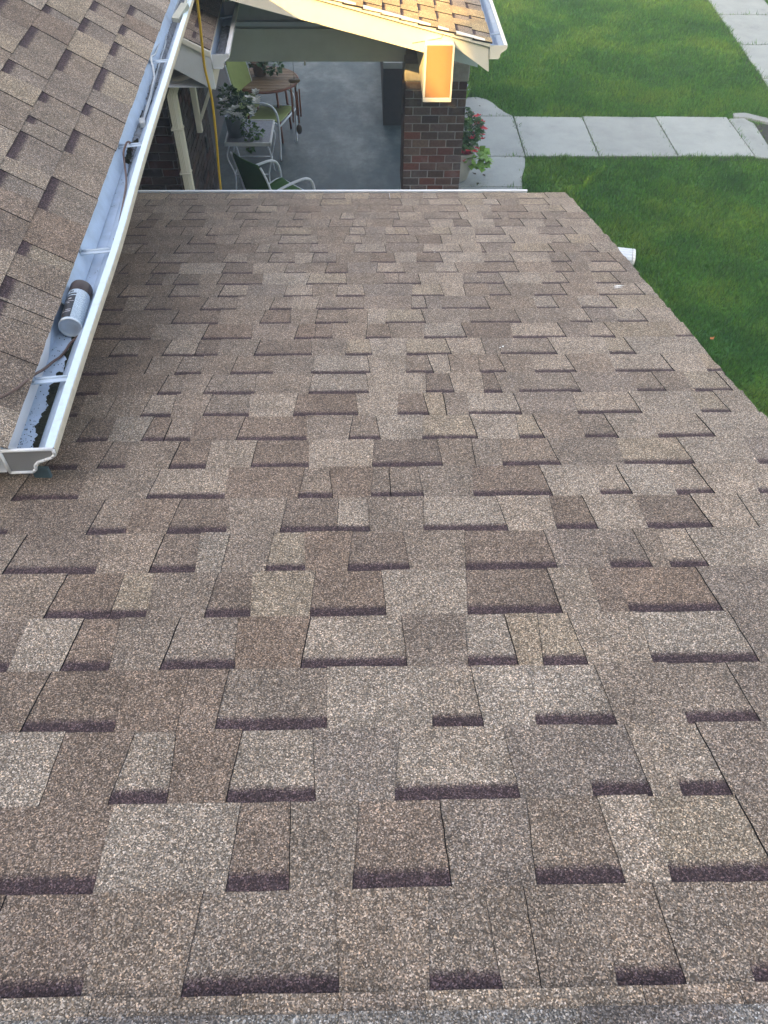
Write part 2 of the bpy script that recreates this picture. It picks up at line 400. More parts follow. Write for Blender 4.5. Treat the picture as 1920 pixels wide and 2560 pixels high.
def field(F, rows, parent, limit, joined='shingle_course'):
    """rows: (s0, s1, [(u_left, kind, tone), ...], u_end, right_jitter); pieces beyond `limit` are joined into one part."""
    left = limit; rest = []
    for s0, s1, pcs, uend in rows:
        bounds = [p[0] for p in pcs] + [uend]; n = len(pcs)
        dn = []; jit = []
        for i, b in enumerate(bounds):
            kl = pcs[i-1][1] if i > 0 else None; kr = pcs[i][1] if i < n else None
            d = rnd.uniform(-.002, .002)
            if kl == 'T' and kr == 'B': d += rnd.uniform(.007, .014)
            if kl == 'B' and kr == 'T': d -= rnd.uniform(.007, .014)
            dn.append(b + d); jit.append([rnd.uniform(-.0008, .0008) for _ in range(7)])
        for i in range(n):
            k = pcs[i][1]; g0 = 0; g1 = 0
            if k == 'T': g0 = rnd.choice((.0002, .0005, .0010, .0016)); g1 = rnd.choice((.0002, .0005, .0010, .0016))
            if i > 0 and pcs[i-1][1] == k: g0 = rnd.choice((.0004, .0008, .0016))
            if i < n-1 and pcs[i+1][1] == k: g1 = rnd.choice((.0004, .0008, .0012))
            geo = piece_geo(F, s0, s1, bounds[i]+g0, bounds[i+1]-g1, dn[i]+g0, dn[i+1]-g1, k, jit[i], jit[i+1])
            geo = geo + (tone(pcs[i][2]),)
            if left > 0: shingle_obj('shingle', [geo], parent); left -= 1
            else: rest.append(geo)
    if rest:
        o = shingle_obj(joined, rest, parent); o['kind'] = 'stuff'
def rand_row(u0, u1, kind='B'):
    out = []; u = u0
    while u < u1:
        out.append((u, kind, rnd.choice('dmmmllgbt')))
        u += rnd.choice((.07, .10, .12, .15, .18, .21)) * rnd.uniform(.9, 1.1)
        kind = ('T' if kind == 'B' else 'B') if rnd.random() < .85 else kind
    return out

# ---- main roof (the one stood on): slope 14 degrees, falls away from the viewer
SA = R(14); ZR = CAMZ - 1.125; E_ = .14284; S0 = .1747
def FM(u, s, h): return Vector((u, s*math.cos(SA) + h*math.sin(SA), ZR - s*math.sin(SA) + h*math.cos(SA)))
NM = Vector((0, math.sin(SA), math.cos(SA)))
YS = [2497,2222,2005,1820,1668,1537,1427,1328,1247,1169,1103,1042,990,941,895,854,816,782,749.5,719.6,692,666,639,615,591,568,549,531,514,499,484]
TR = """-100 Bb203 Tm451 Bm848 Tm1073 Bm1261 Tm1358 Tm1550 Bm1727 Tm1900 Bm2100
-100 Bb237 Tl564 Bb722 Tm882 Bb1128 Tg1345 Bm1570 Tl1683 Bt1960 Tm2100
-100 Tl104 Tb272 Bl418 Tb564 Bl788 Tg986 Bl1304 Tg1487 Bg1638 Tl1712 Bl1840 Tg2000
-100 Td55 Bd289 Tb443 Tb538 Bm817 Tl1081 Bl1210 Tl1342 Bl1547 Tm1724 Bm1909 Tg2050
-100 Bd23 Tl156 Bb275 Tm402 Bm587 Tb752 Bl1018 Tg1171 Bl1297 Tt1360 Bt1474 Tl1637 Bl1906 Tg2050
-100 Tm113 Bb275 Bt367 Tm512 Bd628 Tt775 Bb966 Tl1168 Bb1408 Tl1507 Tb1576 Bb1813 Tg2000
-100 Tm12 Bd242 Tm375 Bd489 Tl553 Tm663 Bt764 Tb868 Bd1025 Tm1165 Bb1397 Tg1530 Bg1637 Tm1683 Bl1779 Tl2000
-100 Bm23 Td220 Bm317 Td418 Bd567 Tm700 Bd842 Bl926 Tm1060 Bl1272 Tl1394 Bd1498 Tl1623 Bd1788 Tl1903 Tl2050
-100 Tm32 Bd196 Tm365 Bl561 Tb745 Bm832 Tb926 Bm977 Bm1061 Tm1185 Bb1385 Tl1507 Bl1587 Tl1698 Bl1795 Tl1909 Bl2050
-100 Tm110 Bb194 Tb243 Bd313 Tm423 Bd514 Tl627 Bd773 Tl929 Bd1109 Tm1191 Tm1258 Bm1406 Tm1565 Bt1744 Tl1905 Bg2050
-50 Tm191 Bd269 Tl352 Bd408 Bm476 Tb589 Bd767 Tm871 Bm952 Tl1055 Bt1197 Tl1301 Bt1365 Tm1469 Bm1551 Tl1653 Bl1797 Tl1960
60 Bk194 Tm266 Tm351 Bl427 Tm506 Bm623 Tl732 Bb896 Tl994 Bd1073 Tt1117 Tm1173 Bl1307 Tg1449 Bl1611 Tl1763 Bt1838 Tl1960
120 Bk243 Td391 Bm451 Tm505 Bm635 Tm770 Bl922 Tl1067 Bd1138 Tl1213 Bd1259 Tm1301 Bm1458 Tg1602 Bm1675 Tm1748 Bt1843 Tl1960
150 Bk291 Td359 Tm434 Bm502 Tm573 Bm681 Tm775 Bl926 Tl1016 Bm1086 Tl1129 Tm1203 Bm1270 Tm1342 Bl1447 Tm1545 Bl1695 Tl1780 Bt1850 Tl1950
150 Td269 Bm344 Td402 Bl483 Bd541 Tm633 Bd778 Tm863 Bt931 Tl1017 Bt1131 Tl1217 Tm1256 Bm1398 Tl1531 Bt1597 Tl1750
200 Bd374 Tm502 Bb627 Tg734 Bb785 Bb831 Tm914 Bm979 Tm1061 Bl1170 Tb1287 Bl1422 Tg1483 Bl1546 Tt1700
220 Bd299 Td425 Bb543 Tm646 Bb725 Tm787 Bm870 Tm919 Tl963 Bt1066 Tm1179 Bm1307 Tm1431 Bl1488 Tg1554 Bl1630 Tl1750
200 Bk305 Tm355 Bd425 Td497 Bm588 Tm671 Bm729 Tl788 Bm911 Tg1029 Bl1070 Tg1106 Bg1230 Tm1347 Bl1404 Tm1460 Bl1551 Tt1720
240 Td290 Bm361 Td417 Bm497 Tm542 Bl613 Tg707 Bl780 Tm840 Bl914 Tg1030 Bt1114 Tl1167 Tm1227 Bm1284 Tm1341 Bm1425 Tm1505 Bl1624 Tl1680
240 Td359 Bk401 Tm427 Bd494 Tm537 Bd653 Tl764 Bt867 Tm959 Bg999 Bg1054 Tl1162 Bg1267 Tl1361 Bl1431 Tm1498 Bt1560 Tm1640
240 Td290 Bk316 Td371 Bd442 Tl550 Bd630 Tl708 Bm764 Tm811 Bd871 Tg941 Bl1015 Tm1092 Bl1150 Tm1196 Bm1304 Tm1395 Bm1445 Tm1486 Bl1578 Tg1640
240 Td363 Bm464 Td550 Bl615 Tm666 Bm736 Tl777 Bg840 Tm926 Bd990 Tl1043 Bd1111 Tl1214 Bl1292 Tl1384 Bm1438 Tm1486 Bm1553 Tm1620
240 Tm333 Bd388 Td431 Bd532 Td633 Bl668 Bm706 Tm770 Bg820 Tm884 Bl967 Tg1058 Bl1161 Tl1208 Bg1219 Tg1288 Bt1392 Tm1455 Bm1505 Tl1580
240 Bk368 Td466 Bd537 Tm583 Bm626 Tm693 Bl795 Tm858 Bl905 Tm967 Bm1048 Td1106 Tl1194 Bl1292 Tl1385 Bl1432 Tt1490 Tm1560
240 Bd366 Td450 Tm515 Bm596 Tm683 Bt779 Tm872 Bl916 Tg963 Bl989 Bt1024 Tm1083 Bt1130 Tl1189 Bg1267 Tl1351 Bg1448 Tl1530
240 Td340 Bk386 Tm414 Bd509 Tm601 Bm645 Tm689 Bm757 Tm820 Bm881 Bl917 Tm981 Bg1077 Tl1135 Bd1180 Tl1238 Bm1312 Tl1364 Bm1407 Tl1490
240 Tm368 Bd407 Tm456 Bm520 Tm583 Bm678 Tm732 Bm779 Tm805 Tm849 Bl889 Tm937 Bm999 Tl1061 Bm1154 Tl1208 Bm1254 Tm1274 Bm1367 Tm1412 Bm1460
240 Bd383 Tm466 Bd512 Tm565 Bm638 Bt693 Tm717 Bb803 Tm891 Bm929 Tm973 Bm1036 Tm1096 Bm1171 Tl1230 Bm1321 Tl1375 Bt1418 Tl1445
240 Tm363 Bm403 Tm446 Bm509 Tm568 Bd628 Tm653 Bm722 Tm800 Bt883 Tm969 Bm1006 Tl1048 Bm1073 Bl1156 Tt1209 Bl1252 Tm1301 Bt1375 Tl1432
240 Tt412 Bm495 Tm535 Tm562 Bt645 Tm726 Bm763 Tt805 Bm864 Tt921 Bm975 Bt1005 Tm1058 Bl1097 Tm1148 Bt1218 Tt1293 Bt1375 Tt1412"""
main_roof = empty('shingle_roof', (0, 0, 2.4))
tag(main_roof, 'broad brown shingle roof falling away from the ridge in the foreground to a white eave', 'roof')
ROOFP = main_roof
def under(parent, o):             # parent keeping world position
    o.parent = parent; o.matrix_parent_inverse = Matrix.Translation(-parent.location); return o
rows = []
RAKE = lambda s: 1.176 + .007 * math.sin(s * 2.3)
for k, line in enumerate(TR.split('\n')):
    w = line.split(); x0 = float(w[0]); pcs = []; y = YS[k]
    def ux(x):
        # rows sag a little; take the position along the course on the roof plane
        return at(x, y, (0, 0, ZR), NM).x
    for q in w[1:]:
        pcs.append((ux(x0), q[0], q[1])); x0 = float(q[2:])
    uend = ux(x0); s0 = S0 + E_*k; s1 = s0 + E_
    lead = []; u = pcs[0][0]; kd = pcs[0][1]
    while u > -1.95:
        u -= rnd.uniform(.1, .2); kd = 'T' if kd == 'B' else 'B'; lead.insert(0, (u, kd, rnd.choice('dmbk')))
    pcs = lead + pcs; re = RAKE(s0) + rnd.uniform(-.004, .004)
    u = uend; kd = pcs[-1][1]
    while u < re - .05:
        kd = 'T' if kd == 'B' else 'B'; pcs.append((u, kd, rnd.choice('mlltg'))); u += rnd.uniform(.1, .2)
    pcs = [p for p in pcs if p[0] < re - .02]
    rows.append((s0, s1, pcs, re))
class Holder: pass
# individual pieces: only those inside the frame count towards the 300; the leads under the gutter go to the joined part
vis = []; hid = []
for k, (s0, s1, pcs, re) in enumerate(rows): vis.append((s0, s1, pcs, re))
def FMl(u, s, h): return FM(u, s, h) - main_roof.location
left_budget = 300
def main_field():
    global left_budget
    rest = []
    for k, (s0, s1, pcs, re) in enumerate(rows):
        bounds = [p[0] for p in pcs] + [re]; n = len(pcs); dn = []; jit = []
        for i, b in enumerate(bounds):
            kl = pcs[i-1][1] if i > 0 else None; kr = pcs[i][1] if i < n else None
            d = rnd.uniform(-.002, .002)
            if kl == 'T' and kr == 'B': d += rnd.uniform(.006, .013)
            if kl == 'B' and kr == 'T': d -= rnd.uniform(.006, .013)
            dn.append(b + d); jit.append([rnd.uniform(-.0008, .0008) for _ in range(7)])
        jit[-1] = [rnd.uniform(-.003, .003) for _ in range(7)]; dn[-1] = re + rnd.uniform(-.008, .008)
        for i in range(n):
            kd = pcs[i][1]; g0 = g1 = 0
            if kd == 'T': g0 = rnd.choice((.0002, .0005, .0010, .0016)); g1 = rnd.choice((.0002, .0005, .0010, .0016))
            if i > 0 and pcs[i-1][1] == kd: g0 = rnd.choice((.0004, .0010, .0022))
            if i < n-1 and pcs[i+1][1] == kd: g1 = rnd.choice((.0004, .0010))
            geo = piece_geo(FMl, s0, s1, bounds[i]+g0, bounds[i+1]-g1, dn[i]+g0, dn[i+1]-g1, kd, jit[i], jit[i+1]) + (tone(pcs[i][2]),)
            c = FM((bounds[i]+bounds[i+1])/2, (s0+s1)/2, 0); q = CM.transposed() @ (c - Vector((0, 0, CAMZ)))
            px_ = 960 + 1923*q.x/q.z; hw = (bounds[i+1]-bounds[i])/2*1923/q.z
            gx = 345 + (450 - YS[k]) * .316 if YS[k] < 1130 else -1e9
            seen = px_ + hw > max(0, gx) and px_ - hw < 1920
            if seen and left_budget > 0: shingle_obj('shingle', [geo], main_roof); left_budget -= 1
            else: rest.append(geo)
    o = shingle_obj('shingle_course', rest, main_roof); o['kind'] = 'stuff'
main_field()
b = MB(); b.add([FMl(-2.0, .0, -.012), FMl(1.16, .0, -.012), FMl(1.14, 4.45, -.012), FMl(-2.0, 4.45, -.012)], [(0, 1, 2, 3)])
b.build('deck', M_DECK, main_roof)
# ridge: starter strip and caps
XR = [-.62, -.36, -.17, -.04, .065, .345, .47, .62]
for i in range(len(XR)-1):
    geo = piece_geo(lambda u, s, h: FMl(u, s, h + .012), .10, .1745 + rnd.uniform(-.001, .001), XR[i]+.0008, XR[i+1], XR[i]+.0008, XR[i+1], 'T', [0]*7, [0]*7) + (tone('lmmglmd'[i]),)
    shingle_obj('ridge_strip', [geo], main_roof)
XC = [-.62, -.37, -.21, -.045, .10, .255, .42, .62]
for i in range(len(XC)-1):        # caps bent over the ridge
    V = []; N_ = 7
    t0 = .022 + .004*(i % 2)
    for u, dz in ((XC[i]+.001, .004), (XC[i+1]+.02, 0)):
        for j in range(N_):
            a = j/(N_-1); s = .148 - a*.30
            if s >= 0: p = FMl(u, s, t0 + dz)
            else:
                p = FMl(u, 0, t0 + dz) + Vector((0, s*math.cos(SA), s*math.sin(SA)*.9))
            V.append(p)
    fc = [(j, j+1, N_+j+1, N_+j) for j in range(N_-1)]
    me = bpy.data.meshes.new('ridge_cap'); me.from_pydata([tuple(v) for v in V], [], fc); me.materials.append(M_SH)
    ul = me.uv_layers.new(name='UVMap'); ul.data.foreach_set('uv', [.3]*(2*len(me.loops)))
    tn = tone('cecccec'[i]); ca = me.color_attributes.new('tone', 'FLOAT_COLOR', 'POINT'); ca.data.foreach_set('color', list(tn)*len(V)); me.update()
    o = link(bpy.data.objects.new('ridge_cap', me), main_roof)
    sm = o.modifiers.new('thickness', 'SOLIDIFY'); sm.thickness = .006; sm.offset = -1
b = MB(); P0 = FMl(-2.0, .0, -.02); P1 = FMl(1.16, .0, -.02)
b.add([P0, P1, P1 + Vector((0, -1.6, -.4)), P0 + Vector((0, -1.6, -.4))], [(0, 3, 2, 1)]); b.build('rear_slope', M_DECK, main_roof)
def scuff(x, y, L_, a, n_=3):
    c = at(x, y, (0, 0, ZR), NM); V = []; Fc = []
    for k in range(n_):
        w = rnd.uniform(.0015, .004); l_ = L_*rnd.uniform(.5, 1); o_ = Vector((rnd.uniform(-.3, .3)*L_, rnd.uniform(-.02, .02), 0)); d = Vector((math.cos(a), math.sin(a)*math.cos(SA), -math.sin(a)*math.sin(SA)))
        sd = NM.cross(d); i = len(V); q = c + o_ - NM*(o_.dot(NM)) + NM*.0085
        V += [q - d*l_*.5, q - sd*w, q + d*l_*.5, q + sd*w]; Fc.append((i, i+1, i+2, i+3))
    return mesh_obj('scuff', [v - main_roof.location for v in V], Fc, M_WPET, main_roof)
scuff(1540, 722, .07, .25, 4); scuff(1252, 869, .02, 1.2, 2); scuff(1085, 634, .02, .1, 2)
# rake board and eave fascia
b = MB(); b.prism([FMl(1.10, .0, -.02), FMl(1.10, 4.42, -.02), FMl(1.10, 4.42, -.18), FMl(1.10, .0, -.18)], (.035, 0, 0)); b.build('rake_board', M_WHITE, main_roof, bevel=.003)
b = MB(); b.prism([FMl(-2.0, 4.42, -.03), FMl(1.10, 4.42, -.03), FMl(1.10, 4.42, -.17), FMl(-2.0, 4.42, -.17)], (0, .03, 0)); b.build('fascia', M_WHITE, main_roof, bevel=.003)
b = MB(); b.prism([FMl(-2.0, 4.38, .0), FMl(-2.0, 4.468, .0), FMl(-2.0, 4.468, -.05), FMl(-2.0, 4.38, -.05)], (3.1, 0, 0)); b.build('drip_edge', M_WHITE, main_roof)
# the eave's gutter: only its front lip shows past the shingles
eg = empty('eave_gutter', (0, 4.40, 2.36))
tag(eg, 'thin white gutter lip along the far eave of the foreground roof', 'gutter')
p0 = FM(0, 4.47, .006); yb = p0.y - .037
prof = [Vector((0, y, z)) for y, z in ((0, 0), (0, -.09), (.035, -.09), (.05, -.06), (.062, -.03), (.078, -.012), (.078, 0), (.066, 0), (.066, -.006))]
o = sheet('trough', prof, [(-1.62, yb, p0.z - .006), (.95, yb, p0.z - .006)], M_WHITE, None, .002); under(eg, o)
# walls under the main roof (hidden from here, there for the shade)
hw = MB(); hw.box(-1.9, .80, -.9, 3.95, -.05, 2.30); o = hw.build('house_wall', M_WALLB)
tag(o, 'plain side wall of the house under the foreground roof', 'wall')

# ------------------------------------------------------------------ upper roof on the left, with its gutter
UD = Vector((-.041, 1, 0)).normalized(); VD = Vector((UD.y, -UD.x, 0)); TB = math.atan(.60)
OL = Vector((-.885, 1.36, 3.285)); DN = VD*math.cos(TB) - Vector((0, 0, math.sin(TB))); NL = VD*math.sin(TB) + Vector((0, 0, math.cos(TB)))
up_roof = empty('upper_roof', OL)
tag(up_roof, 'steeper brown shingle roof on the left, sloping down to the long white gutter', 'roof')
def FL(u, s, h): return UD*u + DN*s + NL*h            # s is negative up the slope; local to up_roof
def luw(x, y):
    p = at(x, y, OL, NL) - OL; return p.dot(UD), -p.dot(DN)
bandsL = {0: [((325,13),(316,35)), ((304,61),(295,84)), ((286,105),(272,137)), ((258,170),(234,224)), ((218,261),(206,286)), ((191,328),(167,382)), ((147,450),(100,523)), ((58,602),(40,635)), ((15,689),(-8,740))],
          1: [((224,-4),(212,18)), ((204,40),(186,72)), ((162,121),(135,172)), ((105,229),(89,249)), ((73,289),(63,304)), ((51,327),(13,391))],
          2: [((104,6),(90,21)), ((72,61),(38,109)), ((15,145),(-4,175))]}
rowsL = []
for c in range(8):
    s0 = -(c+1)*.1435; s1 = -c*.1435 + (.012 if c == 0 else 0)
    iv = sorted((luw(*b_)[0], luw(*a_)[0]) for a_, b_ in bandsL.get(c, []))
    pcs = []
    lo = -.02; hi = 4.16
    if iv:
        u = iv[0][0]; pre = rand_row(lo, u - .05, 'B') if u > lo + .06 else []
        pcs += pre
        if pre and pre[-1][1] == 'B': pcs.append((max(pre[-1][0] + .06, u - .09), 'T', 'm'))
        elif not pre: pcs.append((lo, 'T', 'm'))
        for i, (a_, b_) in enumerate(iv):
            pcs.append((a_, 'B', rnd.choice('mlmgt'))); pcs.append((b_, 'T', rnd.choice('mmblgt')))
            nx = iv[i+1][0] if i+1 < len(iv) else None
            if nx and nx - b_ > .22: pcs.append(((b_+nx)/2 + rnd.uniform(-.03, .03), 'T', rnd.choice('bmdl')))
        pcs += [(u_, k_, rnd.choice('mlmtg')) for u_, k_, _ in rand_row(iv[-1][1] + .14, hi, 'B')]
    else: pcs = rand_row(lo, hi)
    rowsL.append((s0, s1, pcs, hi))
field(FL, rowsL[:5], up_roof, 200)
field(FL, rowsL[5:], up_roof, 0)
b = MB(); b.add([FL(0, -.01, -.012), FL(4.16, -.01, -.012), FL(4.16, -3.4, -.012), FL(0, -3.4, -.012)], [(0, 1, 2, 3)])
q = FL(0, -3.4, -.012); q2 = FL(4.16, -3.4, -.012); dwn = Vector((-2.6, 0, -1.5))
b.add([q, q2, q2 + dwn, q + dwn], [(0, 1, 2, 3)]); b.build('deck', M_DECK, up_roof)
b = MB(); b.prism([VD*(-.006) + Vector((0, 0, -.01)), VD*(-.03) + Vector((0, 0, -.01)), VD*(-.03) + Vector((0, 0, -.10)), VD*(-.006) + Vector((0, 0, -.10))], UD*4.16); b.build('fascia', M_WHITE, up_roof, bevel=.003)
b = MB(); b.prism([FL(-.03, -.04, -.014), FL(-.03, -3.4, -.014), FL(-.03, -3.4, -.10), FL(-.03, -.04, -.10)], UD*.028); b.build('rake_board', M_WHITE, up_roof)
b = MB(); b.add([VD*-.03 + Vector((0, 0, -.105)), UD*4.16 + VD*-.03 + Vector((0, 0, -.105)), UD*4.16 + VD*-1.4 + Vector((0, 0, -.105)), VD*-1.4 + Vector((0, 0, -.105))], [(0, 1, 2, 3)]); b.build('soffit', M_WHITE, up_roof)
o = MB(); o.box(-4.6, -2.25, 1.5, 6.25, -.05, 3.1); o = o.build('side_wall', M_WALLB)
tag(o, 'wall of the house set back under the upper roof on the left', 'wall')

# K-style gutter along the upper roof
GP = [(0, .0), (0, -.092), (.070, -.092), (.080, -.078), (.079, -.062), (.088, -.048), (.104, -.038), (.121, -.027), (.127, -.016), (.127, 0), (.106, .001), (.106, -.010)]
CPF = [(0, .0), (0, -.074), (.056, -.074), (.066, -.064), (.068, -.052), (.078, -.041), (.098, -.034), (.117, -.026), (.127, -.016), (.127, 0)]
IP = [(.001, .0), (.003, -.056), (.059, -.057), (.066, -.050), (.100, -.012), (.106, -.004)]      # inside of the long trough
FZ = -.0555
GO = Vector((-.769, 1.351, 3.27)) - VD*.127
def bow(d): return .009*math.exp(-((d-.95)/.42)**2)
gut = empty('gutter', GO)
tag(gut, 'long white gutter along the upper roof edge with a spray can lying in it', 'gutter')
GLEN = 4.2
GD = [GLEN*i/60 for i in range(61)]
GPATH = [UD*d + VD*bow(d) for d in GD]
M_LIP = paint('lip_paint', (.60, .73, .78), .30, .5, .45, 45, dcol=(.48, .47, .43))
sheet('trough', [VD*x + Vector((0, 0, z)) for x, z in IP], GPATH, M_GUT, gut, .0016)
sheet('outer_shell', [VD*(x+.001) + Vector((0, 0, z-.001)) for x, z in CPF[:9]], GPATH, M_CREAM, gut, .0016)
lipprof = [VD*x + Vector((0, 0, z)) for x, z in ((.1085, -.003), (.1085, .0028), (.1285, .0028))]
sheet('lip', lipprof, GPATH, M_LIP, gut, .0022)
sheet('lip_edge', [VD*x + Vector((0, 0, z)) for x, z in ((.1298, .0022), (.1306, -.006), (.1302, -.018), (.123, -.0295))], GPATH, paint('lip_edge_paint', (.60, .54, .42), .5, .3, .4, 30), gut, .0022)
capb = MB(); cp = [VD*x + Vector((0, 0, z)) for x, z in CPF]
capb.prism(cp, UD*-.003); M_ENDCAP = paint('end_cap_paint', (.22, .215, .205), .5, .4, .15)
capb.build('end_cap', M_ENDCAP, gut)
rim = MB()
for i in range(len(cp)-1): rim.tube([cp[i] - UD*.004, cp[i+1] - UD*.004], .0042, 6)
rim.tube([cp[0] - UD*.003 + Vector((0, 0, .001)), cp[9] - UD*.003 + Vector((0, 0, .001))], .0048, 6); rim.build('end_cap_rim', M_WHITE, gut)
fl = MB(); fl.box(0, .042, 0, .01, -.110, -.077, Matrix.Translation(VD*.045 + UD*.01) @ Matrix.Rotation(-.04, 4, 'Z')); fl.build('flashing', paint('flashing_paint', (.06, .095, .105), .5, .4), gut)
# apron of flashing that runs from under the shingles into the trough, starting behind the can
d0 = .60; ap = [VD*x + Vector((0, 0, z)) for x, z in ((-.014, .0125), (.004, .0095), (.006, .006), (.034, -.0535))]
sheet('apron', ap, [UD*d + VD*bow(d)*.3 for d in GD if d > d0], paint('apron_paint', (.50, .60, .70), .32, .5, .55, 14, dcol=(.30, .36, .41)), gut, .0012)
def G(d, x, z): return GO + UD*d + VD*(x + bow(d)*min(1, max(0, x/.1))) + Vector((0, 0, z))
def gpx(x, y, z):                  # a pixel of the photograph brought onto the level z of the trough
    return atZ(x, y, 3.27 + z)
# hidden hangers (straps) across the trough
for yy in (155, 365, 630, 950):
    p = at(300, yy, (0, 0, 3.262), (0, 0, 1)); d = (Vector((0, p.y, 0)) - GO).y / UD.y
    a_, c_ = G(d, .003, -.012) - GO, G(d, .104, -.006) - GO
    t = MB(); t.prism([a_ - UD*.014, a_ + UD*.014, c_ + UD*.011, c_ - UD*.011], (0, 0, .0025))
    t.tube([a_ + Vector((0, 0, .003)) + UD*.006, c_ + Vector((0, 0, .003)) + UD*.006], .0042, 6)
    t.build('hanger', M_ALU, gut)
    u_ = MB(); u_.box(-.016, .016, -.008, .008, -.012, .012, Matrix.Translation(a_ + Vector((0, 0, .008)))); u_.build('hanger_hook', M_ZINC, gut)
# fold between the floor and the front of the trough carries a thin dark line
fo = MB(); fo.tube([UD*d + VD*(.063 + bow(d)) + Vector((0, 0, -.0545)) for d in GD[4:]], [.0016*rnd.uniform(.5, 1.3) for _ in GD[4:]], 5); o = fo.build('fold_line', M_BLACK, gut); o['kind'] = 'stuff'
# dirt and leaf mould lying in the trough
def dirt_strip(d0, d1, x0, x1, seed, mat, name, n=60, h=.006, fade=1):
    r_ = random.Random(seed); V = []; Fc = []; w = 7
    for i in range(n+1):
        t = i/n; d = d0 + (d1-d0)*t
        a = x0 + r_.uniform(-.0012, .0012) + .005*math.sin(t*17+seed) + .003*math.sin(t*41+2*seed) + .0018*math.sin(t*97+seed); c = x1 + r_.uniform(-.001, .001)
        if fade:
            k = min(1, min(t, 1-t)*6); a = c - (c-a)*k
        for j in range(w):
            s_ = j/(w-1); V.append(UD*d + VD*(a+(c-a)*s_ + bow(d)*.7) + Vector((0, 0, FZ + .0012*math.sin(math.pi*s_) + h*math.sin(math.pi*s_)*r_.uniform(.2, 1.0))))
    for i in range(n):
        for j in range(w-1): Fc.append((i*w+j, i*w+j+1, (i+1)*w+j+1, (i+1)*w+j))
    o = mesh_obj(name, V, Fc, mat, gut); o['kind'] = 'stuff'; return o
M_MOULD = paint('leaf_mould', (.022, .024, .016), .95, .1, .6, 120, dcol=(.06, .06, .04), bumpy=.004)
dirt_strip(.004, .36, .040, .061, 4, M_MOULD, 'leaf_mould', 150, .004, 0)
dirt_strip(.36, .60, .052, .061, 5, M_MOULD, 'leaf_mould', 30, .004)
M_SILT = paint('grey_silt', (.22, .235, .25), .95, .1, .85, 60, dcol=(.045, .04, .03), bumpy=.006)
dirt_strip(1.5, 3.0, .034, .060, 7, M_SILT, 'silt', 140, .008)
dirt_strip(2.2, 4.18, .020, .062, 9, M_SILT, 'silt', 180, .010, 0)
dirt_strip(1.60, 1.80, .022, .060, 8, M_MOULD, 'leaf_mould', 30, .016)
dirt_strip(2.05, 2.5, .060, .085, 12, M_MOULD, 'leaf_mould', 30, .006)
for k in range(7): dirt_strip(1.8 + k*.11, 1.87 + k*.11, .018 + .004*(k % 3), .030 + .004*(k % 3), 20+k, M_MOULD, 'leaf_mould', 8, .006)
sp = MB()
for _ in range(300):
    d = rnd.choice((rnd.uniform(.01, .7), rnd.uniform(.01, 2.2), rnd.uniform(0, .2))); x = rnd.uniform(.006, .060); r_ = rnd.uniform(.0004, .0013)
    sp.box(-r_, r_, -r_, r_*1.3, 0, r_, Matrix.Translation(G(d, x, FZ) - GO) @ Matrix.Rotation(rnd.uniform(0, 3), 4, 'Z'))
o = sp.build('grit', M_MOULD, gut); o['kind'] = 'stuff'
# de-icing cable runs and wires
def wire(name, pts, r, mat, label, cat='cable', group=None):
    b_ = MB(); b_.tube(smooth_path(pts, 7), r, 8); o_ = b_.build(name, mat); tag(o_, label, cat, group); return o_
def C2(x, y): return 240 + x/4.423, y/4.423
wire('heat_cable', [G(4.15, .03, -.03), G(4.05, .03, -.03)] + [gpx(*C2(x, y), z) for x, y, z in ((800, 50, -.03), (785, 170, -.035), (760, 330, -.035), (700, 470, -.03), (655, 595, -.01), (620, 620, .006), (612, 660, .012), (635, 760, .002), (645, 860, -.02), (620, 960, -.03), (600, 1060, -.042), (560, 1180, -.046), (530, 1330, -.046))], .0042, M_WIRE, 'pale grey heating cable looping over a strap inside the gutter')
wire('heat_cable', [G(4.15, .05, -.04), G(4.05, .048, -.043)] + [gpx(*C2(x, y), -.046) for x, y in ((800, 300), (770, 480), (720, 640), (650, 900), (600, 1100), (550, 1260), (520, 1330))], .0040, M_WIRE, 'grey heating cable lying straight along the silt in the gutter')
p_ = MB(); p_.box(-.012, .012, -.026, .026, -.010, .012, Matrix.Translation(gpx(*C2(515, 1360), -.042)) @ Matrix.Rotation(.25, 4, 'Z')); o = p_.build('cable_plug', paint('dirty_white', (.42, .43, .42), .6, .3, .5, 60), None, bevel=.003)
tag(o, 'small dirty white plug where the heating cables end in the gutter', 'plug')
pc = gpx(*C2(935, 140), .004)
j_ = MB(); j_.box(-.02, .02, -.06, .06, -.012, .012, Matrix.Translation(pc) @ Matrix.Rotation(-.35, 4, 'Z') @ Matrix.Rotation(.3, 4, 'X')); j_.tube([pc + Vector((.02, .06, .02)), pc + Vector((.01, .16, .03)), pc + Vector((-.02, .34, .0))], .007, 8)
o = j_.build('cable_connector', paint('connector_plastic', (.40, .40, .33), .5, .3), None, bevel=.002); tag(o, 'off white plastic connector hooked on the gutter lip at the far end', 'connector')
def C3(x, y): return 60 + x/5.184, 560 + y/5.184
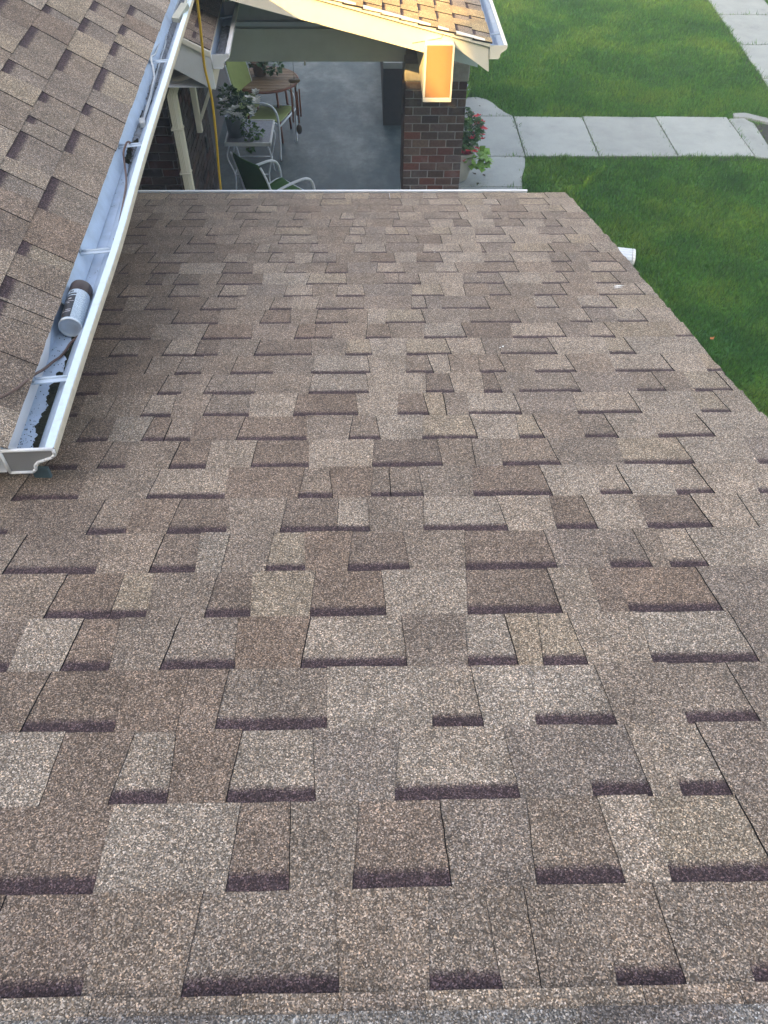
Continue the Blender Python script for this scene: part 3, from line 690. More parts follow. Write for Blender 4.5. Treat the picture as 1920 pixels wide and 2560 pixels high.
wire('brown_cable', [atZ(-60, 1024, 3.43), atZ(-20, 1003, 3.392), atZ(10, 990, 3.362), gpx(*C3(-90, 2000 + 130), .035)] + [gpx(*C3(x, y), z) for x, y, z in ((40, 2030, .016), (130, 1955, .006), (260, 1880, -.02), (370, 1790, -.040), (470, 1720, -.050), (540, 1640, -.051), (600, 1550, -.051), (680, 1475, -.048), (740, 1420, -.042), (800, 1290, -.030), (850, 1170, -.026), (900, 1020, -.024), (960, 850, -.020), (1040, 680, -.016), (1160, 330, -.012), (1175, 260, -.014), (1170, 200, -.020), (1210, 110, -.02))] + [gpx(*C2(x, y), z) for x, y, z in ((310, 2200, -.02), (335, 2000, -.03), (315, 1800, -.025), (305, 1690, -.01), (330, 1600, .008), (350, 1570, .012), (375, 1575, .006), (370, 1600, -.01), (400, 1660, -.045))], .0038, M_BROWNC, 'thin brown cable crossing the near gutter end and running behind the spray can')

# spray can
ax = (gpx(*C3(760, 800), FZ + .0345) - gpx(*C3(600, 1350), FZ + .0345)).normalized()
cc = gpx(*C3(600, 1350), FZ + .0345)
CMX = Matrix.Translation(cc) @ Vector((0, 0, 1)).rotation_difference(ax).to_matrix().to_4x4()
can = empty('spray_can'); can.matrix_world = CMX
tag(can, 'spray paint can with brown cap lying on its side in the gutter', 'spray can')
b = MB(); b.lathe([(0, .004), (.020, .005), (.028, .0035), (.031, 0), (.0335, .0015), (.0338, .005), (.032, .008)], 40, cap=False); b.build('can_base', M_CANB, can)
def can_mat():
    m, n, l, b_ = new_mat('can_label'); tc = n.new('ShaderNodeTexCoord'); sp_ = n.new('ShaderNodeSeparateXYZ'); l.new(tc.outputs['Object'], sp_.inputs[0])
    an = n.new('ShaderNodeMath'); an.operation = 'ARCTAN2'; l.new(sp_.outputs[1], an.inputs[0]); l.new(sp_.outputs[0], an.inputs[1])
    cv = n.new('ShaderNodeCombineXYZ'); l.new(an.outputs[0], cv.inputs[0]); l.new(sp_.outputs[2], cv.inputs[1])
    mp = n.new('ShaderNodeMapping'); mp.inputs['Scale'].default_value = (26, 260, 1); l.new(cv.outputs[0], mp.inputs[0])
    # fine print: rows of small grey marks
    wv = n.new('ShaderNodeTexWave'); wv.bands_direction = 'Y'; wv.inputs['Scale'].default_value = 78; wv.inputs['Distortion'].default_value = 0; l.new(cv.outputs[0], wv.inputs[0])
    nz = noise(n, l, 1, 2, .5, mp.outputs[0]); th = ramp(n, [(.40, 0.0), (.44, 1.0)]); l.new(nz.outputs[0], th.inputs[0])
    wr = ramp(n, [(.45, 0.0), (.6, 1.0)]); l.new(wv.outputs[0], wr.inputs[0])
    mu = n.new('ShaderNodeMath'); mu.operation = 'MULTIPLY'; l.new(th.outputs[0], mu.inputs[0]); l.new(wr.outputs[0], mu.inputs[1])
    text = mixc(n, l, 'MIX', mu.outputs[0], (.52, .62, .67), (.05, .08, .15))
    l.new(text, b_.inputs['Base Color']); b_.inputs['Roughness'].default_value = .3; b_.inputs['Specular IOR Level'].default_value = .5
    return m
b = MB(); b.lathe([(.0325, .007), (.0332, .009), (.0332, .148), (.0322, .152)], 48, cap=False); b.build('can_body', can_mat(), can)
b = MB(); b.lathe([(.0318, .150), (.0330, .153), (.0330, .196), (.0315, .2005), (.024, .202), (0, .202)], 48, cap=False); b.build('cap', M_CAP, can)
M_INK = paint('black_ink', (.008, .010, .016), .35, .4, .05); M_INKW = paint('white_ink', (.62, .60, .62), .4, .4, .05)
# which way faces the viewer, in the can's own frame
vloc = (CMX.inverted().to_3x3() @ (Vector((0, 0, CAMZ)) - cc)); va = math.atan2(vloc.y, vloc.x)
lf = (CMX.inverted().to_3x3() @ (-VD)); la_ = math.atan2(lf.y, lf.x); sg = 1 if math.sin(la_ - va) > 0 else -1
def can_patch(name, a0, a1, z0, z1, mat, r_=.03345):
    n_ = 8; V = []; Fc = []
    for i in range(n_+1):
        a = va + sg*(a0 + (a1-a0)*i/n_)
        V += [(r_*math.cos(a), r_*math.sin(a), z0), (r_*math.cos(a), r_*math.sin(a), z1)]
    for i in range(n_): Fc.append((2*i, 2*i+2, 2*i+3, 2*i+1))
    return mesh_obj(name, V, Fc, mat, can)
can_patch('label_panel', .30, 1.45, .0095, .117, M_INK)
can_patch('label_panel', .30, 1.45, .122, .129, M_INK)
for a0, a1, z0, z1 in ((.62, .95, .100, .104), (.36, 1.2, .088, .0895), (.7, .95, .080, .0825), (.4, 1.2, .036, .038), (.4, .9, .045, .047)):
    can_patch('label_print', a0, a1, z0, z1, M_INKW, .03365)
for k, (a0, a1) in enumerate(((.62, .70), (.74, .84), (.88, .98))): can_patch('label_print', a0, a1, .134, .142, M_INK, .03365)

# ------------------------------------------------------------------ bricks
def brick_mesh(lx, ly, lz):
    me = bpy.data.meshes.new('brick'); bm = bmesh.new(); bmesh.ops.create_cube(bm, size=1)
    for v in bm.verts: v.co = Vector((v.co.x*lx, v.co.y*ly, v.co.z*lz))
    bmesh.ops.bevel(bm, geom=bm.edges[:], offset=.003, segments=1, affect='EDGES'); bm.to_mesh(me); bm.free(); me.materials.append(M_BRICK); return me
BC = [(.085, .052, .043), (.075, .054, .046), (.105, .046, .036), (.066, .053, .048), (.095, .066, .052), (.080, .058, .053), (.062, .049, .046), (.078, .060, .054)]
MESHC = {}
def bricks(parent, org, dx, nrm, length, z0, z1, bl, dh, depth=.05, start=0, tint=1.0, joint=.010):
    """One face of running-bond bricks: from org along dx, facing nrm; each brick its own object on shared meshes."""
    row = 0; z = z0; dx = Vector(dx); nrm = Vector(nrm)
    rot = Matrix((dx, -nrm, Vector((0, 0, 1)))).transposed().to_4x4()
    while z + dh <= z1 + .001:
        x = 0; first = (row + start) % 2
        while x < length - .01:
            L_ = bl*.5 if (first and x == 0) else bl
            L_ = min(L_, length - x)
            if L_ > .035:
                key = (round(L_, 3), round(depth, 3), round(dh, 3))
                if key not in MESHC: MESHC[key] = brick_mesh(L_ - joint, depth, dh - joint)
                o_ = bpy.data.objects.new('brick', MESHC[key]); link(o_, parent)
                c_ = Vector(org) + dx*(x + L_/2) + Vector((0, 0, z + dh/2)) - nrm*(depth/2 - rnd.uniform(-.002, .003))
                o_.matrix_local = Matrix.Translation(c_) @ rot
                k = rnd.uniform(.75, 1.25)*tint; bc = rnd.choice(BC); o_.color = (bc[0]*k, bc[1]*k, bc[2]*k, 1)
            x += L_
        row += 1; z += dh

# porch pier
PX0, PX1, PY0, PY1 = .347, .898, 7.20, 7.76
pier = empty('brick_pier', (0, 0, 0)); tag(pier, 'red brown brick pier carrying the porch beam, beside the walkway', 'pier')
b = MB(); b.box(PX0+.008, PX1-.008, PY0+.008, PY1-.008, 0, 1.947); b.build('mortar', M_MORT, pier)
dh = .0715; zt = 1.947; z0 = zt - dh*15
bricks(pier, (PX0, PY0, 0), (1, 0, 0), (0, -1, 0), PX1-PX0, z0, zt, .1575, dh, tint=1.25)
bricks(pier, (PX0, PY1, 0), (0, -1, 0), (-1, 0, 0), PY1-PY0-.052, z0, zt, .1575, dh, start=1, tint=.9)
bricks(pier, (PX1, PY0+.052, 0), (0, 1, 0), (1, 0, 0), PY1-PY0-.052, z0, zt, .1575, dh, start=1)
b = MB(); b.box(PX0-.004, PX1+.006, PY0-.006, PY1, 1.949, 2.092); b.build('cap_block', M_CONCD, pier, bevel=.012)

# house wall behind the porch: corner facing the viewer and long side
hwall = empty('brick_house_wall', (0, 0, 0)); tag(hwall, 'dark brick house wall with a corner beside the white downspout', 'wall')
WX = -1.54; WY = 6.3
b = MB(); b.box(-3.2, WX-.008, WY+.008, 7.9, 0, 2.5); b.box(-3.2, WX-.30, 7.9, 12.8, 0, 2.6); b.build('mortar', paint('dark_mortar', (.16, .15, .145), .9, .1), hwall)
zw = 1.2
bricks(hwall, (WX-.86, WY, 0), (1, 0, 0), (0, -1, 0), .86, zw, zw+.0675*17, .205, .0675, tint=.62)
bricks(hwall, (WX, WY+.052, 0), (0, 1, 0), (1, 0, 0), 1.54, zw-.5, zw+.0675*17, .205, .0675, start=1, tint=.62)
dark_panel = MB(); dark_panel.box(WX-.30, WX-.265, 8.0, 8.9, .3, 2.3); dark_panel.build('dark_panel', M_DARKD, hwall)  # near-black panel set in the recess of the wall
b = MB(); b.box(WX-.012, WX+.012, 7.52, 7.60, 1.18, 1.34); o = b.build('mailbox', M_BLACK, None, bevel=.004); tag(o, 'small black box fixed to the dark brick wall by the porch', 'mailbox')

# porch floor and low wall
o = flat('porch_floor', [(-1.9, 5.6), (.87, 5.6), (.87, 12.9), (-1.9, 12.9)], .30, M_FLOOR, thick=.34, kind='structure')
par = empty('low_wall', (0, 0, 0)); tag(par, 'low dark wall with pale stone coping at the far right of the porch', 'wall')
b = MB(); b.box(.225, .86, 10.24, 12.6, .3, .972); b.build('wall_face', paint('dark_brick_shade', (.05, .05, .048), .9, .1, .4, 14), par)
b = MB(); b.box(.222, .87, 10.225, 12.6, .974, 1.045); b.build('coping', M_CONC, par, bevel=.008)

# ------------------------------------------------------------------ porch roof (gable with wide fascia)
porch = empty('porch_roof', (0, 0, 0)); tag(porch, 'sunlit porch gable roof with pale yellow fascia above the brick pier', 'roof')
PS = math.atan(.239)
def zr(x): return 2.49 - .239*(x - .951)          # top of the rake trim
FY = 6.50
XL = -2.4
b = MB(); b.prism([(XL, FY, zr(XL)-.036), (.944, FY, zr(.944)-.036), (.966, FY, 2.277), (.958, FY, 2.277), (.662, FY, 2.466), (.60, FY, 2.466), (.56, FY, 2.385), (.447, FY, 2.412), (XL, FY, 2.412+.239*(.447-XL))], (0, .035, 0))
fa = b.build('fascia', M_CREAM, porch, bevel=.002)
b = MB(); b.prism([(XL, FY-.02, zr(XL)), (.953, FY-.02, zr(.953)), (.953, FY-.02, zr(.953)-.0345), (XL, FY-.02, zr(XL)-.0345)], (0, .053, 0)); b.build('rake_trim', M_CREAM, porch, bevel=.003)
j1 = MB(); j1.tube([(.36, FY-.001, 2.476), (.58, FY-.001, 2.510), (.597, FY-.001, 2.546)], .0022, 6); j1.build('board_joint', M_JOINT, porch)
# second rafter behind, soffit, beams
b = MB(); b.prism([(XL, 7.1, zr(XL)-.05), (.94, 7.1, zr(.94)-.05), (.955, 7.1, 2.097), (.723, 7.1, 2.152), (.36, 7.1, 2.24), (XL, 7.1, 2.24+.239*(.36-XL))], (0, .05, 0)); b.build('rafter', paint('pale_blue_paint', (.60, .66, .66), .5, .3, .15), porch)
def FPd(x, y, h): return Vector((x, y, zr(x) - .012 + h))
b = MB(); b.add([FPd(XL, 6.49, -.03), FPd(.955, 6.49, -.03), FPd(.955, 9.7, -.03), FPd(XL, 9.7, -.03)], [(0, 3, 2, 1)])
ridgex = XL; b.add([FPd(XL, 6.49, -.03), FPd(XL, 9.7, -.03), FPd(XL, 9.7, -.03) + Vector((-2.2, 0, -.55)), FPd(XL, 6.49, -.03) + Vector((-2.2, 0, -.55))], [(0, 1, 2, 3)])
b.build('soffit', M_GREYP, porch)
b = MB(); b.add([FPd(XL, 6.49, -.004), FPd(.955, 6.49, -.004), FPd(.955, 9.7, -.004), FPd(XL, 9.7, -.004)], [(0, 1, 2, 3)])
b.add([FPd(XL, 6.49, -.004), FPd(XL, 9.7, -.004), FPd(XL, 9.7, -.004) + Vector((-2.2, 0, -.55)), FPd(XL, 6.49, -.004) + Vector((-2.2, 0, -.55))], [(0, 3, 2, 1)]); b.build('deck', M_DECK, porch)
# shingles: u runs along +Y, s down the slope to the right
PD = Vector((math.cos(PS), 0, -math.sin(PS))); PN = Vector((math.sin(PS), 0, math.cos(PS))); PO = FPd(.965, 6.475, 0)
def FPm(u, s, h): return PO - Vector((0, 1, 0))*(-u) + PD*s + PN*(h*1.5)
# mirror so that faces point up: u measured backwards from far to near
def FPx(u, s, h): return PO + Vector((0, 3.2 - u, 0)) + PD*s + PN*(h*2.4)
rowsP = []
for c in range(16):
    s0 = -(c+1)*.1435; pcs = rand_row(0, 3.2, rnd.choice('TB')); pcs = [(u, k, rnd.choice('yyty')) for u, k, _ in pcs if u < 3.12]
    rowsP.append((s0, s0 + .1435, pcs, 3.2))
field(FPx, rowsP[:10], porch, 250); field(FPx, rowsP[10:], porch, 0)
# gable wall, strip, cross beam, long beam with boxed end
b = MB(); b.box(-1.9, .36, 7.40, 7.68, 2.033, 2.289); b.build('cross_beam', M_GREYP, porch, bevel=.004)
b = MB(); b.box(-1.9, .36, 7.385, 7.42, 2.313, 2.346); b.build('trim_strip', M_ALU, porch)
b = MB(); b.box(-1.9, .36, 7.43, 7.46, 2.289, 3.1); b.build('gable_panel', paint('gable_paint', (.36, .41, .41), .6, .3), porch)
e_ = MB(); e_.box(.454, .668, 6.415, 7.75, 2.096, 2.46); e_.build('long_beam', M_CREAM, porch, bevel=.005)
e_ = MB(); e_.box(.470, .660, 6.400, 6.413, 2.125, 2.490); e_.build('beam_end', M_CLAD, porch, bevel=.002)
e_ = MB(); e_.box(.452, .676, 6.394, 6.416, 2.092, 2.122); e_.build('end_flashing', M_CREAM, porch, bevel=.003)
e_ = MB(); e_.box(.662, .676, 6.394, 6.416, 2.124, 2.494); e_.build('end_flashing', M_CREAM, porch, bevel=.003)
e_ = MB(); e_.box(.453, .468, 6.396, 6.416, 2.124, 2.494); e_.build('end_flashing', M_CREAM, porch, bevel=.003)
e_ = MB(); e_.box(.456, .672, 6.418, 6.497, 2.468, 2.496); e_.build('beam_top', M_CREAM, porch, bevel=.003)
b = MB(); b.tube([atY(762, 152, 7.39), atY(762, 163, 7.39)], .010, 8); b.build('hook', M_WHITE, porch)

def gutter_on(name, lab, o_, dirv, outv, length, matin, matout, far_cap=True):
    g = empty(name, o_); tag(g, lab, 'gutter')
    pr = [outv*x + Vector((0, 0, z)) for x, z in GP]
    sheet('trough', pr, [Vector(), dirv*length], matin, g, .0022)
    lp = [outv*x + Vector((0, 0, z)) for x, z in ((.1035, .003), (.130, .003), (.1305, -.017), (.124, -.030))]
    sheet('lip', lp, [Vector(), dirv*length], matout, g, .0022)
    for d in ((0, length) if far_cap else (0,)):
        cb = MB(); cb.prism([outv*x + Vector((0, 0, z)) + dirv*d for x, z in GP[:10]], dirv*-.003); cb.build('end_cap', matout, g)
    rm = MB(); cpp = [outv*x + Vector((0, 0, z)) for x, z in GP[:10]]
    for i in range(9): rm.tube([cpp[i] - dirv*.005, cpp[i+1] - dirv*.005], .004, 6)
    rm.build('end_cap_rim', matout, g)
    return g
pg = gutter_on('gutter', 'sunlit white gutter along the right eave of the porch roof', Vector((.957, 6.50, 2.462)), Vector((0, 1, 0)), Vector((1, 0, 0)), 6.0, M_GUT, M_CREAM)
for d in (.26, 1.1, 1.9):
    t = MB(); t.tube([Vector((.004, d, -.01)), Vector((.106, d, -.006))], .006, 6); t.build('hanger', M_ALU, pg)

# small lower roof on the left in front of the porch
sr = empty('small_roof', (0, 0, 0)); tag(sr, 'small shingle roof with a boxed white gable end behind the long gutter', 'roof')
SO = Vector((-1.105, 6.10, 2.556)); SP = math.atan(.5); SDN = VD*math.cos(SP) - Vector((0, 0, math.sin(SP))); SNN = VD*math.sin(SP) + Vector((0, 0, math.cos(SP)))
def FS(u, s, h): return SO + UD*(2.2 - u) + SDN*s + SNN*h if False else SO + UD*u + SDN*s + SNN*h
rowsS = []
for c in range(9):
    s0 = -(c+1)*.1435; pcs = [(u, k, rnd.choice('gdgm')) for u, k, _ in rand_row(0, 1.6, rnd.choice('TB')) if u < 1.5]
    rowsS.append((s0, s0 + .1435, pcs, 1.6))
field(FS, rowsS, sr, 150)
b = MB(); b.add([FS(0, 0, -.01), FS(1.6, 0, -.01), FS(1.6, -1.3, -.01), FS(0, -1.3, -.01)], [(0, 1, 2, 3)]); b.build('deck', M_DECK, sr)
def zs(x): return 2.553 - .5*(x + 1.107)
b = MB(); b.prism([(-2.2, 6.085, zs(-2.2)), (-1.106, 6.085, zs(-1.106)), (-1.106, 6.085, zs(-1.106)-.040), (-2.2, 6.085, zs(-2.2)-.040)], (0, .05, 0)); b.build('rake_trim', M_CREAM, sr, bevel=.003)
b = MB(); b.prism([(-2.2, 6.105, zs(-2.2)-.042), (-1.112, 6.105, zs(-1.112)-.042), (-1.106, 6.105, 2.300), (-1.173, 6.105, 2.318), (-2.2, 6.105, 2.326+.53*(2.2-1.173))], (0, .035, 0)); b.build('gable_board', M_WHITE, sr, bevel=.002)
b = MB(); b.prism([(-1.176, 6.090, 2.320), (-1.108, 6.090, 2.296), (-1.106, 6.090, zs(-1.106)-.042), (-1.160, 6.090, zs(-1.16)-.042)], (0, .014, 0)); b.build('corner_trim', M_WHITE, sr, bevel=.003)
b = MB(); b.prism([(-1.106, 6.12, 2.300), (-1.106, 6.12, 2.545), (-1.130, 6.12, 2.545), (-1.130, 6.12, 2.300)], UD*1.5); b.build('fascia', M_CREAM, sr)
b = MB(); b.add([Vector((-1.13, 6.12, 2.302)), Vector((-1.13, 6.12, 2.302)) + UD*1.5, Vector((-1.9, 7.62, 2.302)), Vector((-1.9, 6.12, 2.302))], [(0, 1, 2, 3)]); b.build('soffit', M_WHITE, sr)
sg_ = gutter_on('gutter', 'short white gutter full of grit on the small roof, above the porch chairs', Vector((-1.103, 6.095, 2.534)), UD, VD, 1.14, M_GUT, M_WHITE)
V = []; Fc = []; n_ = 26
for i in range(n_+1):
    for j in range(6):
        V.append(UD*(.02 + 1.1*i/n_) + VD*(.006 + .064*j/5) + Vector((0, 0, -.080 + rnd.uniform(-.004, .008) - .02*(i/n_ > .75))))
for i in range(n_):
    for j in range(5): Fc.append((i*6+j, i*6+j+1, (i+1)*6+j+1, (i+1)*6+j))
o = mesh_obj('silt', V, Fc, M_SILT, sg_); o['kind'] = 'stuff'
for d in (.78,):
    t = MB(); t.tube([UD*d + VD*.004 + Vector((0, 0, -.01)), UD*(d+.03) + VD*.106 + Vector((0, 0, -.006))], .006, 6); t.build('hanger', M_ALU, sg_)

# downspout at the wall corner
ds = empty('downspout', (0, 0, 0)); tag(ds, 'cream ribbed downspout running down the dark brick corner', 'downspout')
b = MB(); pA = Vector((-1.475, 6.245, 2.20)); 
def spout(z0, z1, dxx=0): 
    pts = []
    w = .040; dpt = .032; n_ = 9
    loop = []
    for i in range(n_):      # ribbed front
        x = -w + 2*w*i/(n_-1); loop.append((x*.62 - .006, -dpt - (.004 if i % 2 else 0)))
    loop += [(w, -dpt+.006), (w, dpt), (-w*.7, dpt)]
    return [Vector((pA.x + x, pA.y + y, z0)) for x, y in loop]
b.prism(spout(.1, 2.2), (0, 0, 2.1)); b.build('pipe', M_CREAM, ds)
b = MB(); b.prism(spout(2.2, 2.2), (.05, .02, .10)); b.build('elbow', M_CREAM, ds)
b = MB(); b.prism([Vector((pA.x + x + .05, pA.y + y + .02, 2.30)) for x, y in ((-.035, -.03), (.04, -.03), (.04, .03), (-.035, .03))], (.22, .06, .05)); b.build('elbow', M_CREAM, ds)
for z in (1.95, 1.60): 
    b = MB(); b.box(pA.x-.046, pA.x+.044, pA.y-.040, pA.y+.04, z, z+.012); b.build('band', M_CREAM, ds)
# wall bracket under the small roof
br_ = empty('wall_bracket', (0, 0, 0)); tag(br_, 'cream wooden bracket with diagonal brace under the small roof', 'bracket')
b = MB(); b.box(WX+.002, WX+.05, 7.22, 7.28, 1.50, 2.28); b.build('post', M_CREAM, br_, bevel=.004)
b = MB(); b.prism([(WX+.05, 7.23, 1.58), (WX+.05, 7.23, 1.64), (WX+.36, 7.23, 2.26), (WX+.36, 7.23, 2.19)], (0, .04, 0)); b.build('brace', M_CREAM, br_, bevel=.003)
b = MB(); b.box(WX+.05, WX+.42, 7.225, 7.275, 2.25, 2.29); b.build('arm', M_CREAM, br_, bevel=.003)
# yellow cord
wire('yellow_hose', [Vector((-1.04, 5.2, 3.36)), Vector((-1.04, 5.50, 3.33)), Vector((-1.042, 5.585, 3.22)), Vector((-1.047, 5.6, 3.08))] + [atY(x, y, 5.6) for x, y in ((493, 0), (500, 60), (505, 110), (512, 170), (530, 250), (541, 350), (553, 480))] + [Vector((-1.1, 5.6, .9)), Vector((-1.11, 5.62, .31))], .0085, M_YEL, 'yellow hose hanging down past the small roof and the chairs', 'hose')

# ------------------------------------------------------------------ porch furniture
def chair(loc, rz, label, sling, bk=1.0):
    c = empty('patio_chair', loc, rz); tag(c, label, 'chair', 'tube chairs on the porch')
    W = .27
    for s in (-1, 1):
        x = s*W
        b_ = MB(); b_.tube(smooth_path([(x, .27, 0), (x, .285, .30), (x, .275, .52), (x, .20, .615), (x, .05, .635), (x, -.12, .63), (x*.93, -.24, .60)], 6), .0135, 10); b_.build('arm', M_TUBE, c)
        b_ = MB(); b_.tube(smooth_path([(x*.96, -.36, 0), (x*.94, -.27, .25), (x*.93, -.20, .40)], 4), .012, 8); b_.build('leg', M_TUBE, c)
        b_ = MB(); b_.tube(smooth_path([(x*.98, .29, .40), (x*.9, .20, .425), (x*.88, .0, .40), (x*.88, -.14, .385), (x*.90, -.20, .44), (x*.92, -.235, .60), (x*.90, -.285, .60 + .22*bk), (x*.84, -.325, .60 + .37*bk)], 6), .011, 8); b_.build('side_rail', M_TUBE, c)
    b_ = MB(); b_.tube([(-W*.98, .29, .395), (W*.98, .29, .395)], .010, 8); b_.tube([(-W*.93, -.24, .36), (W*.93, -.24, .36)], .010, 8); b_.build('crossbar', M_TUBE, c)
    prof_ = smooth_path([(0, .27, .425), (0, .18, .425), (0, .02, .395), (0, -.13, .385), (0, -.190, .43), (0, -.228, .58), (0, -.280, .58 + .24*bk), (0, -.33, .58 + .415*bk)], 5)
    for nm, P in (('seat', prof_[:17]), ('backrest', prof_[17:])):
        V = []; Fc = []; m_ = 9
        for i, p in enumerate(P):
            for j in range(m_):
                t = j/(m_-1)*2-1; hw_ = W*(.87 if nm == 'seat' else .90)
                if nm == 'backrest' and i > len(P)-4: hw_ -= .018*(i-(len(P)-4))
                sag = -.02*(1-t*t)
                V.append((t*hw_, p.y + (sag if nm == 'backrest' else 0), p.z + (sag if nm == 'seat' else 0)))
        for i in range(len(P)-1):
            for j in range(m_-1): Fc.append((i*m_+j, i*m_+j+1, (i+1)*m_+j+1, (i+1)*m_+j))
        o_ = mesh_obj(nm, V, Fc, sling, c, smooth=True); sm_ = o_.modifiers.new('thickness', 'SOLIDIFY'); sm_.thickness = .006
    return c
def face(fx, fy): return math.atan2(fy, fx) - math.pi/2
chair((-1.20, 9.60, .30), face(.95, -.30), 'olive sling chair with white tube arms beside the round wooden table', M_OLIVE)
chair((-.92, 7.60, .30), face(.72, .69), 'dark green sling chair seen from behind, nearest the roof edge', M_GREEN, .76)

# small metal table with mosaic top
tb_ = empty('side_table', (-1.28, 8.76, .30)); tag(tb_, 'small square white metal table with a worn mosaic top under the bucket', 'table')
b = MB(); b.box(-.235, .235, -.28, .28, .535, .556); b.build('table_top', paint('mosaic', (.30, .31, .34), .5, .4, .8, 60, dcol=(.08, .09, .12)), tb_, bevel=.003)
b = MB()
for a in ((-.245, .245, -.295, -.28), (-.245, .245, .28, .295), (-.25, -.235, -.295, .295), (.235, .25, -.295, .295)): b.box(a[0], a[1], a[2], a[3], .525, .562)
b.build('rim', M_WHITE, tb_)
for sx_ in (-1, 1):
    for sy_ in (-1, 1):
        b = MB(); b.tube(smooth_path([(sx_*.20, sy_*.24, .53), (sx_*.24, sy_*.275, .40), (sx_*.19, sy_*.22, .18), (sx_*.20, sy_*.24, 0)], 6), .008, 8); b.build('leg', M_TUBE, tb_)
b = MB()
for sy_ in (-1, 1): b.tube([(-.19, sy_*.22, .18), (.19, sy_*.22, .18)], .006, 6)
for sx_ in (-1, 1): b.tube([(sx_*.19, -.22, .18), (sx_*.19, .22, .18)], .006, 6)
b.build('stretcher', M_TUBE, tb_)
# round slatted table
rt = empty('round_table', (-1.20, 9.98, .30)); tag(rt, 'round wooden slatted table behind the olive chair, with a flowerpot on it', 'table')
n_ = 9
for i in range(n_):
    y0 = -.38 + .76*i/n_; y1 = y0 + .76/n_ - .008; ym = max(abs(y0), abs(y1)); w_ = math.sqrt(max(.001, .38**2 - min(abs(y0), abs(y1), abs((y0+y1)/2))**2)); w0 = math.sqrt(max(.0004, .38**2 - y0*y0)); w1 = math.sqrt(max(.0004, .38**2 - y1*y1))
    b = MB(); b.prism([(-w0, y0, .635), (w0, y0, .635), (w1, y1, .635), (-w1, y1, .635)], (0, 0, .018)); b.build('slat', M_WOOD, rt)
b = MB(); b.tube([(.39*math.cos(a*math.pi/24), .39*math.sin(a*math.pi/24), .64) for a in range(49)], .013, 8); b.build('rim', M_ROD, rt)
for k in range(4):
    a = k*math.pi/2 + .6; b = MB(); b.tube([(.25*math.cos(a), .25*math.sin(a), .63), (.30*math.cos(a), .30*math.sin(a), 0)], .014, 8); b.build('leg', M_ROD, rt)
# bucket
bk = empty('metal_bucket', (-1.415, 8.66, .864)); tag(bk, 'galvanised bucket of white flowers standing on the small table', 'bucket')
b = MB(); b.lathe([(0, .004), (.085, .004), (.088, 0), (.108, .20), (.113, .205), (.108, .21), (.102, .19), (.0, .17)], 28, cap=False); b.build('bucket_body', M_ZINC, bk)
b = MB(); b.tube(smooth_path([(.108, 0, .19), (.135, .01, .12), (.11, .02, .06)], 5), .004, 6); b.build('handle', M_WHITE, bk)

def leaves(name, parent, blobs, n, size, mat, seed, droop=.3, asp=.45):
    r_ = np.random.default_rng(seed); V = []; Fc = []
    for _ in range(n):
        bl = blobs[r_.integers(len(blobs))]
        d = r_.normal(size=3); d /= np.linalg.norm(d); rad = r_.uniform(.45, 1)**.6
        p = Vector(bl[0]) + Vector((d[0]*bl[1][0], d[1]*bl[1][1], d[2]*bl[1][2]))*rad
        out = Vector((d[0], d[1], d[2]*.5 - droop + .6*r_.uniform(0, 1))).normalized()
        sd_ = out.cross(Vector((r_.normal()*.4, r_.normal()*.4, 1))).normalized(); up_ = sd_.cross(out)
        L_ = size*r_.uniform(.6, 1.3); w_ = L_*asp
        i = len(V); V += [p, p + out*L_*.45 + sd_*w_ + up_*L_*.08, p + out*L_ - up_*L_*.15, p + out*L_*.45 - sd_*w_ + up_*L_*.08, p + out*L_*.5]
        Fc += [(i, i+1, i+4), (i+1, i+2, i+4), (i+2, i+3, i+4), (i+3, i, i+4)]
    o_ = mesh_obj(name, V, Fc, mat, parent); o_['kind'] = 'stuff'; return o_
def flower(parent, p, size, mat, seed):
    r_ = random.Random(seed); V = []; Fc = []
    for k in range(5):
        a = k*1.2566 + r_.uniform(0, .4); t = r_.uniform(.1, .7)
        d = Vector((math.cos(a), math.sin(a), t)).normalized(); s_ = Vector((-math.sin(a), math.cos(a), 0))
        i = len(V); V += [Vector(p), Vector(p) + d*size*.6 + s_*size*.38, Vector(p) + d*size, Vector(p) + d*size*.6 - s_*size*.38]; Fc.append((i, i+1, i+2, i+3))
    return mesh_obj('flower', V, Fc, mat, parent)
def stems(parent, base, tips, r=.004, mat=M_STEM):
    b_ = MB()
    for t in tips: 
        m_ = (Vector(base) + Vector(t))/2 + Vector((0, 0, .03)); b_.tube(smooth_path([base, m_, t], 4), r, 5)
    return b_.build('stem', mat, parent)
fp = empty('flowering_plant', (-1.415, 8.66, 1.03)); tag(fp, 'bushy white flowered plant trailing out of the galvanised bucket', 'plant')
tips = [(rnd.uniform(-.14, .14), rnd.uniform(-.14, .14), rnd.uniform(.08, .28)) for _ in range(12)] + [(.17, -.12, -.14), (.20, -.05, -.10), (.14, -.16, -.25)]
stems(fp, (0, 0, 0), tips)
leaves('foliage', fp, [((0, 0, .12), (.16, .16, .13)), ((-.04, .02, .22), (.10, .10, .10)), ((.10, .0, .16), (.10, .10, .10))], 520, .042, M_LEAFD, 5)
leaves('trailing_foliage', fp, [((.15, -.10, -.06), (.07, .06, .08)), ((.15, -.13, -.20), (.03, .03, .09)), ((.22, -.06, -.12), (.07, .05, .04))], 150, .045, paint('leaf_mid', (.075, .16, .03), .55, .3, .4, 20), 6)
for i in range(16):
    a = rnd.uniform(-2.2, .4); flower(fp, (.05 + .21*math.cos(a), .225*math.sin(a), rnd.uniform(.10, .30)), .052, M_WPET, i)
